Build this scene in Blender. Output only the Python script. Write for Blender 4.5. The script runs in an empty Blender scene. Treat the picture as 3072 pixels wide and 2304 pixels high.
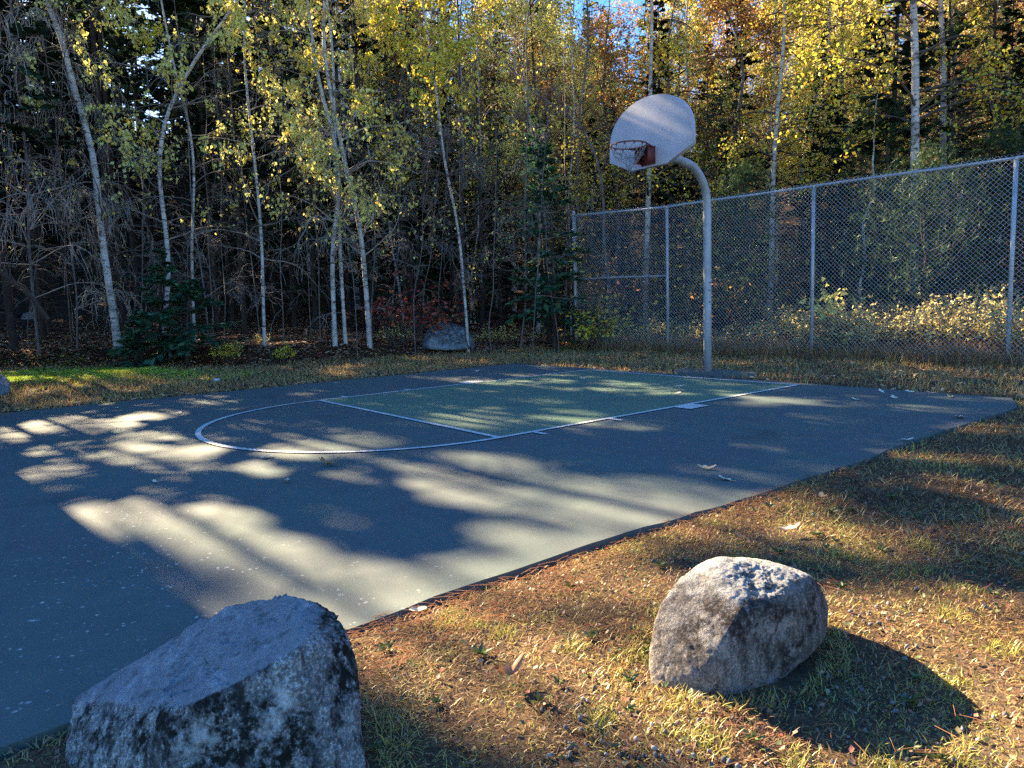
import bpy, bmesh, math, random
import numpy as np
from mathutils import Matrix, Vector, noise as mnoise

random.seed(7)
rng = np.random.default_rng(11)
scene = bpy.context.scene
col = scene.collection
R = math.radians

# ------------------------------------------------------------------ camera
CAM = np.array([6.426, -8.0554, 1.0834])
CR = np.array([0.61979, 0.78409, -0.03272])
CU = np.array([-0.06612, 0.09371, 0.99340])
CF = np.array([-0.78198, 0.61353, -0.10993])
cd = bpy.data.cameras.new('camera')
cd.sensor_width = 36.0
cd.lens = 24.78
cd.clip_start = 0.05
cd.clip_end = 2000
cam = bpy.data.objects.new('camera', cd)
col.objects.link(cam)
cam.matrix_world = Matrix(((CR[0], CU[0], -CF[0], CAM[0]), (CR[1], CU[1], -CF[1], CAM[1]),
                           (CR[2], CU[2], -CF[2], CAM[2]), (0, 0, 0, 1)))
scene.camera = cam

# ------------------------------------------------------------------ light
ELEV = 28.0
SLOPE = 0.105                       # sun travels along +x with this much +y
az = math.atan(SLOPE)
SD = np.array([math.cos(az) * math.cos(R(ELEV)), math.sin(az) * math.cos(R(ELEV)), -math.sin(R(ELEV))])
w = bpy.data.worlds.new('World')
scene.world = w
w.use_nodes = True
nt = w.node_tree
bg = nt.nodes['Background']
sky = nt.nodes.new('ShaderNodeTexSky')
sky.sky_type = 'NISHITA'
sky.sun_disc = False
sky.sun_elevation = R(ELEV)
sky.sun_rotation = R(270) - az
sky.air_density = 1.0
sky.dust_density = 0.3
sky.ozone_density = 2.5
hs = nt.nodes.new('ShaderNodeHueSaturation')
hs.inputs['Saturation'].default_value = 1.34
hs.inputs['Hue'].default_value = 0.506
nt.links.new(sky.outputs[0], hs.inputs['Color'])
nt.links.new(hs.outputs[0], bg.inputs[0])
bg.inputs[1].default_value = 0.053
ld = bpy.data.lights.new('sun', 'SUN')
ld.energy = 5.0
ld.angle = R(0.5)
ld.color = (1.0, 0.80, 0.50)
sun = bpy.data.objects.new('sun', ld)
col.objects.link(sun)
sun.rotation_mode = 'QUATERNION'
sun.rotation_quaternion = Vector(SD).to_track_quat('-Z', 'Y')
sun.location = (-20, 0, 30)
scene.view_settings.view_transform = 'Standard'
scene.view_settings.look = 'None'
scene.view_settings.exposure = 2.8
scene.view_settings.gamma = 1.0
scene.render.engine = 'CYCLES'
scene.cycles.max_bounces = 5
scene.cycles.diffuse_bounces = 3
scene.cycles.glossy_bounces = 2
scene.cycles.transmission_bounces = 3
scene.cycles.use_denoising = False
scene.cycles.use_adaptive_sampling = False

# ------------------------------------------------------------------ helpers
def tag(o, label=None, cat=None, group=None, kind=None):
    if label: o['label'] = label
    if cat: o['category'] = cat
    if group: o['group'] = group
    if kind: o['kind'] = kind
    return o

def empty(name, loc, rz=0):
    o = bpy.data.objects.new(name, None)
    o.empty_display_size = 0.2
    o.location = [float(v) for v in loc]
    o.rotation_euler = (0, 0, rz)
    col.objects.link(o)
    return o

class G:
    """collects vertices, quads/tris, a tone per vertex and a material slot per face"""
    def __init__(s):
        s.V, s.F, s.T, s.n = [], [], [], 0
    def add(s, V, F, tone=0.5, slot=0):
        V = np.asarray(V, float).reshape(-1, 3)
        F = np.asarray(F, int)
        s.V.append(V)
        s.T.append(np.broadcast_to(np.asarray(tone, float), (len(V),)).copy())
        s.F.append((F + s.n, slot))
        s.n += len(V)
    def mesh(s, name, mats, smooth=False):
        me = bpy.data.meshes.new(name)
        V = np.concatenate(s.V)
        me.vertices.add(len(V))
        me.vertices.foreach_set('co', V.astype(np.float32).ravel())
        lt = np.concatenate([np.full(len(f), f.shape[1]) for f, _ in s.F])
        li = np.concatenate([f.ravel() for f, _ in s.F])
        sl = np.concatenate([np.full(len(f), k) for f, k in s.F])
        me.loops.add(len(li))
        me.loops.foreach_set('vertex_index', li.astype(np.int32))
        me.polygons.add(len(lt))
        st = np.concatenate([[0], np.cumsum(lt)[:-1]])
        me.polygons.foreach_set('loop_start', st.astype(np.int32))
        me.polygons.foreach_set('material_index', sl.astype(np.int32))
        if smooth:
            me.polygons.foreach_set('use_smooth', np.ones(len(lt), bool))
        a = me.attributes.new('tone', 'FLOAT', 'POINT')
        a.data.foreach_set('value', np.concatenate(s.T).astype(np.float32))
        for m in (mats if isinstance(mats, (list, tuple)) else [mats]):
            me.materials.append(m)
        me.update(calc_edges=True)
        return me
    def build(s, name, mats, parent=None, smooth=False, loc=None):
        o = bpy.data.objects.new(name, s.mesh(name, mats, smooth))
        col.objects.link(o)
        if parent: o.parent = parent
        if loc is not None: o.location = loc
        return o

def box_geo(x0, x1, y0, y1, z0, z1):
    V = [(x, y, z) for z in (z0, z1) for y in (y0, y1) for x in (x0, x1)]
    F = [(0, 2, 3, 1), (4, 5, 7, 6), (0, 1, 5, 4), (2, 6, 7, 3), (0, 4, 6, 2), (1, 3, 7, 5)]
    return np.array(V, float), np.array(F)

def norm(v):
    return v / (np.linalg.norm(v, axis=-1, keepdims=True) + 1e-12)

def tubes(P, Rr, s=4, cap=False):
    """P (n,k,3) polylines, Rr (n,k) radii -> vertices, quads"""
    P = np.asarray(P, float)
    if P.ndim == 2: P = P[None]
    n, k, _ = P.shape
    Rr = np.broadcast_to(np.asarray(Rr, float), (n, k))
    T = norm(np.gradient(P, axis=1))
    ref = np.where(np.abs(T[:, :1, 2:3]) > 0.8, np.array([1.0, 0, 0]), np.array([0, 0, 1.0]))
    ref = np.broadcast_to(ref, T.shape)
    u = norm(np.cross(T, ref)); v = np.cross(T, u)
    a = np.arange(s) * 2 * math.pi / s
    ring = P[:, :, None] + Rr[:, :, None, None] * (np.cos(a)[None, None, :, None] * u[:, :, None] + np.sin(a)[None, None, :, None] * v[:, :, None])
    idx = np.arange(n * k * s).reshape(n, k, s)
    A = idx[:, :-1]; B = idx[:, 1:]
    F = np.stack([A, np.roll(A, -1, 2), np.roll(B, -1, 2), B], -1).reshape(-1, 4)
    V = ring.reshape(-1, 3)
    return V, F

def add_tubes(g, P, Rr, s=4, tone=0.5, slot=0, cap=False):
    P = np.asarray(P, float)
    if P.ndim == 2: P = P[None]
    V, F = tubes(P, Rr, s)
    g.add(V, F, tone, slot)
    if cap:
        n, k, _ = P.shape
        idx = np.arange(n * k * s).reshape(n, k, s) + g.n - len(V)
        if s == 4:
            g.F.append((idx[:, 0, ::-1], slot)); g.F.append((idx[:, -1], slot))
        else:
            g.F.append((idx[:, 0, ::-1].reshape(n, s), slot)); g.F.append((idx[:, -1].reshape(n, s), slot))

def walk(start, d, length, k, droop=0.0, jit=0.1, up=0.0):
    start = np.asarray(start, float); d = norm(np.asarray(d, float))
    n = len(start)
    length = np.broadcast_to(np.asarray(length, float), (n,))
    out = [start]; p = start
    for i in range(k):
        d = norm(d + np.array([0, 0, 1.0]) * (up - droop * (i + 1) / k) + rng.normal(0, jit, (n, 3)))
        p = p + d * (length / k)[:, None]
        out.append(p)
    return np.stack(out, 1)

def leaves(g, C, L, W, axis, tone, slot=0, fold=0.15):
    """kite shaped folded leaves; C base points, axis direction of the midrib"""
    n = len(C)
    axis = norm(axis)
    r = norm(rng.normal(0, 1, (n, 3)))
    b = norm(np.cross(axis, r)); nn = np.cross(axis, b)
    L = np.broadcast_to(np.asarray(L, float), (n,))[:, None]; W = np.broadcast_to(np.asarray(W, float), (n,))[:, None]
    v0 = C; v2 = C + axis * L
    m = C + axis * L * 0.38 + nn * W * fold * 2
    V = np.stack([v0, m + b * W * 0.5, v2, m - b * W * 0.5], 1).reshape(-1, 3)
    i = np.arange(n)[:, None] * 4
    F = np.concatenate([i + np.array([0, 1, 2]), i + np.array([0, 2, 3])], 0)
    g.add(V, F, np.repeat(np.broadcast_to(tone, (n,)), 4), slot)

def copy_tree(o, loc, rz, sc, label=None):
    c = o.copy(); col.objects.link(c)
    c.location = [float(v) for v in loc]; c.rotation_euler = (0, 0, rz); c.scale = (sc, sc, sc)
    for ch in o.children:
        h = ch.copy(); col.objects.link(h); h.parent = c
    if label: c['label'] = label
    return c

# ------------------------------------------------------------------ materials
def newmat(name):
    m = bpy.data.materials.new(name); m.use_nodes = True
    return m, m.node_tree, m.node_tree.nodes['Principled BSDF']

def N(nt, typ, **kw):
    n = nt.nodes.new(typ)
    for k, v in kw.items():
        if k in n.inputs.keys(): n.inputs[k].default_value = v
        else: setattr(n, k, v)
    return n

def ramp(nt, src, stops, interp='LINEAR'):
    r = nt.nodes.new('ShaderNodeValToRGB')
    r.color_ramp.interpolation = interp
    e = r.color_ramp.elements
    while len(e) < len(stops): e.new(0.5)
    for i, (p, c) in enumerate(stops):
        e[i].position = p
        e[i].color = (c[0], c[1], c[2], 1) if not isinstance(c, (int, float)) else (c, c, c, 1)
    nt.links.new(src, r.inputs[0])
    return r.outputs[0]

def mix(nt, fac, a, b, typ='MIX'):
    m = nt.nodes.new('ShaderNodeMix'); m.data_type = 'RGBA'; m.blend_type = typ
    for s, v in ((0, fac), (6, a), (7, b)):
        if hasattr(v, 'is_output'): nt.links.new(v, m.inputs[s])
        elif s == 0: m.inputs[0].default_value = v
        else: m.inputs[s].default_value = (v[0], v[1], v[2], 1)
    return m.outputs[2]

def coords(nt, scale=(1, 1, 1), kind='Object'):
    t = nt.nodes.new('ShaderNodeTexCoord'); mp = nt.nodes.new('ShaderNodeMapping')
    mp.inputs['Scale'].default_value = scale
    nt.links.new(t.outputs[kind], mp.inputs[0])
    return mp.outputs[0]

def noise(nt, vec, scale, detail=4, rough=0.6, out=0):
    n = N(nt, 'ShaderNodeTexNoise'); n.inputs['Scale'].default_value = scale
    n.inputs['Detail'].default_value = detail; n.inputs['Roughness'].default_value = rough
    nt.links.new(vec, n.inputs['Vector'])
    return n.outputs[out]

def voro(nt, vec, scale, feature='F1', out='Distance'):
    n = N(nt, 'ShaderNodeTexVoronoi'); n.feature = feature; n.inputs['Scale'].default_value = scale
    nt.links.new(vec, n.inputs['Vector'])
    return n.outputs[out]

def bump(nt, b, h, strength, dist=0.01):
    n = N(nt, 'ShaderNodeBump'); n.inputs['Strength'].default_value = strength; n.inputs['Distance'].default_value = dist
    nt.links.new(h, n.inputs['Height']); nt.links.new(n.outputs[0], b.inputs['Normal'])

def leafmat(name, stops, trans=0.40, gloss=0.06):
    """leaf colours spread over the tone attribute; lets light through"""
    m = bpy.data.materials.new(name); m.use_nodes = True
    nt = m.node_tree; nt.nodes.clear()
    a = N(nt, 'ShaderNodeAttribute'); a.attribute_name = 'tone'
    c = ramp(nt, a.outputs['Fac'], stops)
    d = N(nt, 'ShaderNodeBsdfDiffuse'); t = N(nt, 'ShaderNodeBsdfTranslucent'); gl = N(nt, 'ShaderNodeBsdfGlossy'); gl.inputs['Roughness'].default_value = 0.5
    nt.links.new(c, d.inputs[0]); nt.links.new(c, t.inputs[0])
    x = N(nt, 'ShaderNodeMixShader'); x.inputs[0].default_value = trans
    nt.links.new(d.outputs[0], x.inputs[1]); nt.links.new(t.outputs[0], x.inputs[2])
    y = N(nt, 'ShaderNodeMixShader'); y.inputs[0].default_value = gloss
    nt.links.new(x.outputs[0], y.inputs[1]); nt.links.new(gl.outputs[0], y.inputs[2])
    o = N(nt, 'ShaderNodeOutputMaterial'); nt.links.new(y.outputs[0], o.inputs[0])
    return m

def tonemat(name, stops, rough=0.9):
    m, nt, b = newmat(name)
    a = N(nt, 'ShaderNodeAttribute'); a.attribute_name = 'tone'
    nt.links.new(ramp(nt, a.outputs['Fac'], stops), b.inputs['Base Color'])
    b.inputs['Roughness'].default_value = rough
    b.inputs['Specular IOR Level'].default_value = 0.2
    return m

M = {}
M['leaf_yellow'] = leafmat('yellow_birch_leaf', [(0, (.38, .44, .06)), (.3, (.72, .68, .07)), (.7, (.86, .68, .06)), (1, (.80, .42, .05))])
M['leaf_pale'] = leafmat('pale_birch_leaf', [(0, (.70, .74, .20)), (.5, (.90, .84, .24)), (.85, (.94, .76, .18)), (1, (.84, .46, .08))])
M['leaf_orange'] = leafmat('orange_leaf', [(0, (.22, .09, .04)), (.3, (.40, .16, .05)), (.55, (.52, .24, .06)), (.8, (.58, .36, .08)), (1, (.40, .36, .08))])
M['leaf_mixed'] = leafmat('mixed_autumn_leaf', [(0, (.16, .26, .05)), (.35, (.42, .50, .08)), (.6, (.76, .66, .10)), (.8, (.58, .30, .07)), (1, (.34, .14, .05))])
M['leaf_red'] = leafmat('red_leaf', [(0, (.18, .02, .03)), (.5, (.34, .04, .035)), (.8, (.46, .12, .04)), (1, (.50, .22, .05))])
M['leaf_green'] = leafmat('green_leaf', [(0, (.10, .17, .03)), (.5, (.24, .30, .05)), (1, (.50, .48, .08))])
M['leaf_weed'] = leafmat('weed_leaf', [(0, (.38, .38, .18)), (.4, (.66, .60, .22)), (.75, (.85, .72, .22)), (1, (.66, .40, .14))])
M['needle_dark'] = leafmat('dark_needle', [(0, (.012, .030, .014)), (.6, (.026, .060, .028)), (1, (.055, .095, .035))], .15, .03)
M['needle_green'] = leafmat('pine_needle', [(0, (.018, .045, .018)), (.6, (.050, .100, .034)), (1, (.15, .21, .05))], .25, .04)
M['twig'] = tonemat('grey_twig', [(0, (.04, .032, .028)), (.55, (.12, .095, .08)), (1, (.50, .43, .37))])
M['litter'] = leafmat('fallen_leaf_litter', [(0, (.14, .055, .03)), (.4, (.34, .15, .07)), (.7, (.56, .32, .18)), (.88, (.78, .58, .38)), (1, (.80, .58, .14))], .2)
M['grass'] = leafmat('grass_blade', [(0, (.12, .06, .03)), (.3, (.30, .14, .065)), (.55, (.56, .39, .16)), (.8, (.60, .52, .11)), (1, (.30, .34, .04))], .35)
M['moss'] = leafmat('moss_tuft', [(0, (.14, .26, .02)), (.5, (.32, .48, .04)), (1, (.58, .64, .06))], .3)
M['needle_litter'] = tonemat('rust_pine_needle', [(0, (.20, .07, .03)), (1, (.46, .22, .10))])

def mk_birch():
    m, nt, b = newmat('birch_bark')
    v = coords(nt, (6, 6, 26)); v2 = coords(nt, (1.5, 1.5, 3)); v3 = coords(nt, (3, 3, 8))
    n1 = noise(nt, v, 1.0, 3, .6); n2 = noise(nt, v2, 1.0, 4, .6); n3 = noise(nt, v3, 1.0, 5, .7)
    base = ramp(nt, n2, [(.3, (.36, .32, .29)), (.55, (.62, .58, .53)), (.75, (.74, .71, .67))])
    dk = ramp(nt, n1, [(.56, 0.0), (.66, 1.0)])
    c = mix(nt, dk, base, (.06, .05, .045))
    dk2 = ramp(nt, n3, [(.54, 0.0), (.61, .95)])
    c = mix(nt, dk2, c, (.09, .075, .065))
    nt.links.new(c, b.inputs['Base Color']); b.inputs['Roughness'].default_value = .75
    bump(nt, b, n3, .5, .02)
    return m
M['birch'] = mk_birch()
def mk_bark(name, c0, c1, sc=(14, 14, 3)):
    m, nt, b = newmat(name)
    n1 = noise(nt, coords(nt, sc), 1.0, 6, .7); n2 = noise(nt, coords(nt, (2, 2, 1.2)), 1.0, 3, .6)
    c = mix(nt, n2, ramp(nt, n1, [(.3, c0), (.7, c1)]), c1)
    nt.links.new(ramp(nt, n1, [(.3, c0), (.72, c1)]), b.inputs['Base Color'])
    b.inputs['Roughness'].default_value = .9
    bump(nt, b, n1, .8, .03)
    return m
M['bark_dark'] = mk_bark('dark_conifer_bark', (.018, .014, .012), (.075, .060, .052))
M['bark_grey'] = mk_bark('grey_bark', (.06, .05, .046), (.26, .23, .21), (10, 10, 5))

def mk_asphalt(name, tint, paint=None):
    m, nt, b = newmat(name)
    v = coords(nt)
    big = noise(nt, v, .55, 4, .55); mid = noise(nt, v, 5, 5, .65); fine = noise(nt, v, 140, 3, .7)
    st = noise(nt, coords(nt, (1.2, 4, 1)), 2.0, 5, .6)
    base = ramp(nt, big, [(.3, [c * .82 for c in tint]), (.7, [c * 1.15 for c in tint])])
    base = mix(nt, .55, base, ramp(nt, mid, [(.3, [c * .72 for c in tint]), (.7, [c * 1.25 for c in tint])]))
    base = mix(nt, ramp(nt, fine, [(.35, .0), (.75, .55)]), base, [c * 2.0 for c in tint])
    base = mix(nt, ramp(nt, st, [(.5, 0.0), (.75, .22)]), base, [c * 1.7 for c in tint])
    # pale chips of stone showing through where the coating has worn, most in big patches
    ch = voro(nt, mix(nt, .02, v, noise(nt, v, 60, 2, .6, 1)), 30); ch2 = noise(nt, v, 11, 4, .7)
    chip = mix(nt, 1.0, ramp(nt, ch, [(.17, 1.0), (.27, 0.0)]), ramp(nt, ch2, [(.52, 0.0), (.6, 1.0)]), 'MULTIPLY')
    if paint is None:      # thin old colour coat, greenish where it has held
        gt_ = noise(nt, v, .8, 4, .6)
        base = mix(nt, ramp(nt, gt_, [(.42, 0.0), (.62, .75)]), base, mix(nt, 1.0, base, (.94, 1.14, 1.04), 'MULTIPLY'))
    stn = noise(nt, v, 1.15, 3, .5)
    base = mix(nt, ramp(nt, stn, [(.60, 0.0), (.72, .45)]), base, [c * .6 for c in tint])
    wear = ramp(nt, noise(nt, v, .35, 3, .6), [(.44, 0.0), (.60, 1.0)])
    sep = N(nt, 'ShaderNodeSeparateXYZ'); nt.links.new(v, sep.inputs[0])
    mr = N(nt, 'ShaderNodeMapRange'); nt.links.new(sep.outputs[1], mr.inputs[0])
    mr.inputs[1].default_value = -6.2; mr.inputs[2].default_value = -7.6; mr.inputs[3].default_value = .12; mr.inputs[4].default_value = 1.0
    wear = mix(nt, 1.0, wear, mr.outputs[0], 'MULTIPLY')
    chip = mix(nt, 1.0, chip, wear, 'MULTIPLY')
    base = mix(nt, chip, base, (.52, .50, .50))
    nt.links.new(base, b.inputs['Base Color'])
    b.inputs['Roughness'].default_value = .8
    b.inputs['Specular IOR Level'].default_value = .3
    bump(nt, b, fine, .35, .004)
    return m
M['asphalt'] = mk_asphalt('court_asphalt', (.083, .099, .101))
M['key_paint'] = mk_asphalt('green_key_paint', (.104, .152, .112))
def mk_line():
    m, nt, b = newmat('white_court_paint')
    v = coords(nt)
    n1 = noise(nt, v, 45, 5, .75); n2 = noise(nt, v, 3, 3, .6)
    c = ramp(nt, n1, [(.34, (.20, .20, .21)), (.46, (.60, .60, .59)), (.7, (.76, .76, .75))])
    c = mix(nt, ramp(nt, n2, [(.5, 0.0), (.8, .35)]), c, (.35, .36, .37))
    nt.links.new(c, b.inputs['Base Color']); b.inputs['Roughness'].default_value = .8
    return m
M['line'] = mk_line()
def mk_metal(name, c, metal=.5, rough=.5):
    m, nt, b = newmat(name)
    v = coords(nt)
    n1 = noise(nt, v, 9, 5, .6); n2 = noise(nt, v, 60, 3, .6)
    cc = ramp(nt, n1, [(.3, [x * .78 for x in c]), (.7, [min(1, x * 1.15) for x in c])])
    cc = mix(nt, ramp(nt, n2, [(.6, 0.0), (.75, .35)]), cc, [x * .6 for x in c])
    nt.links.new(cc, b.inputs['Base Color']); b.inputs['Metallic'].default_value = metal; b.inputs['Roughness'].default_value = rough
    bump(nt, b, n2, .1, .002)
    return m
M['galv'] = mk_metal('galvanised_steel', (.50, .52, .55), .35, .5)
M['wire'] = mk_metal('galvanised_wire', (.62, .63, .66), .3, .45)
M['polepaint'] = mk_metal('weathered_pole_steel', (.40, .43, .46), .25, .55)
M['rimred'] = mk_metal('faded_red_steel', (.20, .048, .036), .1, .6)
def mk_board():
    m, nt, b = newmat('weathered_white_board')
    v = coords(nt)
    n1 = noise(nt, v, 2.5, 5, .6); n2 = noise(nt, coords(nt, (5, 5, 30)), 1, 3, .6)
    c = ramp(nt, n1, [(.3, (.46, .44, .49)), (.7, (.61, .59, .64))])
    c = mix(nt, ramp(nt, n2, [(.55, 0.0), (.8, .25)]), c, (.42, .42, .45))
    nt.links.new(c, b.inputs['Base Color']); b.inputs['Roughness'].default_value = .55
    return m
M['board'] = mk_board()
M['cord'] = tonemat('net_cord', [(0, (.12, .11, .12)), (1, (.55, .53, .55))])
def mk_rock(name, c0, c1, lichen, sc=1.0, streak=0.5, top=None, pale=0.5):
    m, nt, b = newmat(name)
    v = coords(nt)
    big = noise(nt, v, 3.2 * sc, 5, .6); mid = noise(nt, v, 16 * sc, 6, .72); fine = noise(nt, v, 75 * sc, 4, .75)
    c = ramp(nt, mid, [(.30, c0), (.52, [(a + d) / 2 for a, d in zip(c0, c1)]), (.7, c1)])
    c = mix(nt, .62, c, ramp(nt, fine, [(.36, [x * .35 for x in c0]), (.5, c0), (.62, c1), (.72, [min(1, x * 1.5) for x in c1])]))
    # dark lichen in blotches
    bl = mix(nt, 1.0, ramp(nt, big, [(.42, 0.0), (.54, 1.0)]), ramp(nt, noise(nt, v, 24 * sc, 5, .75), [(.40, 0.0), (.54, 1.0)]), 'MULTIPLY')
    c = mix(nt, bl, c, lichen)
    # run-off streaks
    s1 = noise(nt, coords(nt, (11 * sc, 11 * sc, 1.2 * sc)), 1.0, 5, .65)
    c = mix(nt, ramp(nt, s1, [(.50, 0.0), (.61, streak)]), c, [x * .6 for x in lichen])
    pl = noise(nt, v, 5.5 * sc, 5, .7)
    c = mix(nt, ramp(nt, pl, [(.56, 0.0), (.68, pale)]), c, [min(1, x * 1.35) for x in c1])
    if top:     # smoother upper face, marked per vertex; its light and shade contrast put into colour
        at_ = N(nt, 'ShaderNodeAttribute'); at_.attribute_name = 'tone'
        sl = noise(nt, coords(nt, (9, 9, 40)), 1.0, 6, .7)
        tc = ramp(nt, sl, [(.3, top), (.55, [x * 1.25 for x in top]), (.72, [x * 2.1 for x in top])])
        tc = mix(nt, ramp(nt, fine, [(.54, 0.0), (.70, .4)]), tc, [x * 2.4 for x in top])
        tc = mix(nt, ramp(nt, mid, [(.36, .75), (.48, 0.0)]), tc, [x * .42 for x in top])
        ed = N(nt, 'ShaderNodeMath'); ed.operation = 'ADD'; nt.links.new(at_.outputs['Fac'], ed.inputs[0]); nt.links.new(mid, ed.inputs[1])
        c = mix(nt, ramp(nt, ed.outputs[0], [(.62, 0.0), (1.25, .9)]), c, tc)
    nt.links.new(c, b.inputs['Base Color']); b.inputs['Roughness'].default_value = .9
    b.inputs['Specular IOR Level'].default_value = .25
    mm = N(nt, 'ShaderNodeMath'); mm.operation = 'MULTIPLY_ADD'; nt.links.new(fine, mm.inputs[0]); mm.inputs[1].default_value = .35; nt.links.new(mid, mm.inputs[2])
    bump(nt, b, mm.outputs[0], 1.0, .022)
    return m
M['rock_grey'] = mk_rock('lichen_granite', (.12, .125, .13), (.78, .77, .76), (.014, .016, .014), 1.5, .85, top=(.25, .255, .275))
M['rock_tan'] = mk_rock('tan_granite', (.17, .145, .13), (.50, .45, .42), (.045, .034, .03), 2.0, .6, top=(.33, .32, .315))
M['rock_blue'] = mk_rock('shaded_boulder_stone', (.14, .165, .19), (.42, .46, .50), (.06, .065, .06), .8, .2)
M['pebble'] = tonemat('pebble_stone', [(0, (.06, .06, .07)), (.5, (.22, .21, .21)), (1, (.55, .53, .52))])

def mk_ground():
    m, nt, b = newmat('ground_soil')
    v = coords(nt)
    n1 = noise(nt, v, 1.3, 5, .65); n2 = noise(nt, v, 14, 6, .75); n3 = noise(nt, v, 90, 3, .7)
    soil = ramp(nt, n2, [(.3, (.030, .022, .016)), (.5, (.080, .050, .030)), (.7, (.15, .095, .055))])
    soil = mix(nt, ramp(nt, n3, [(.45, 0.0), (.7, .6)]), soil, (.20, .14, .085))
    soil = mix(nt, ramp(nt, n1, [(.54, 0.0), (.7, .5)]), soil, (.10, .09, .085))
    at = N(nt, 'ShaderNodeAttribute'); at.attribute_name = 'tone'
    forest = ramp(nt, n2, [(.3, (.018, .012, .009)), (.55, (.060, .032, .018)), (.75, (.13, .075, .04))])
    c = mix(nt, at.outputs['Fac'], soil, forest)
    nt.links.new(c, b.inputs['Base Color']); b.inputs['Roughness'].default_value = .95
    b.inputs['Specular IOR Level'].default_value = .1
    bump(nt, b, n2, .8, .03)
    return m
M['ground'] = mk_ground()
def mk_planks():
    m, nt, b = newmat('brown_shed_boards')
    v = coords(nt, (1, 1, 1))
    n1 = noise(nt, coords(nt, (20, 20, 1.5)), 1, 5, .6)
    wv = N(nt, 'ShaderNodeTexWave'); wv.bands_direction = 'DIAGONAL'; wv.inputs['Scale'].default_value = 1.6
    nt.links.new(coords(nt, (1, 1, 0)), wv.inputs['Vector'])
    c = ramp(nt, n1, [(.3, (.07, .045, .03)), (.7, (.15, .10, .07))])
    c = mix(nt, ramp(nt, wv.outputs[1], [(.0, .8), (.06, 0.0)]), c, (.02, .014, .01))
    nt.links.new(c, b.inputs['Base Color']); b.inputs['Roughness'].default_value = .85
    return m
M['planks'] = mk_planks()
M['shingle'] = mk_bark('roof_shingle', (.04, .04, .045), (.10, .10, .11), (6, 6, 6))

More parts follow.
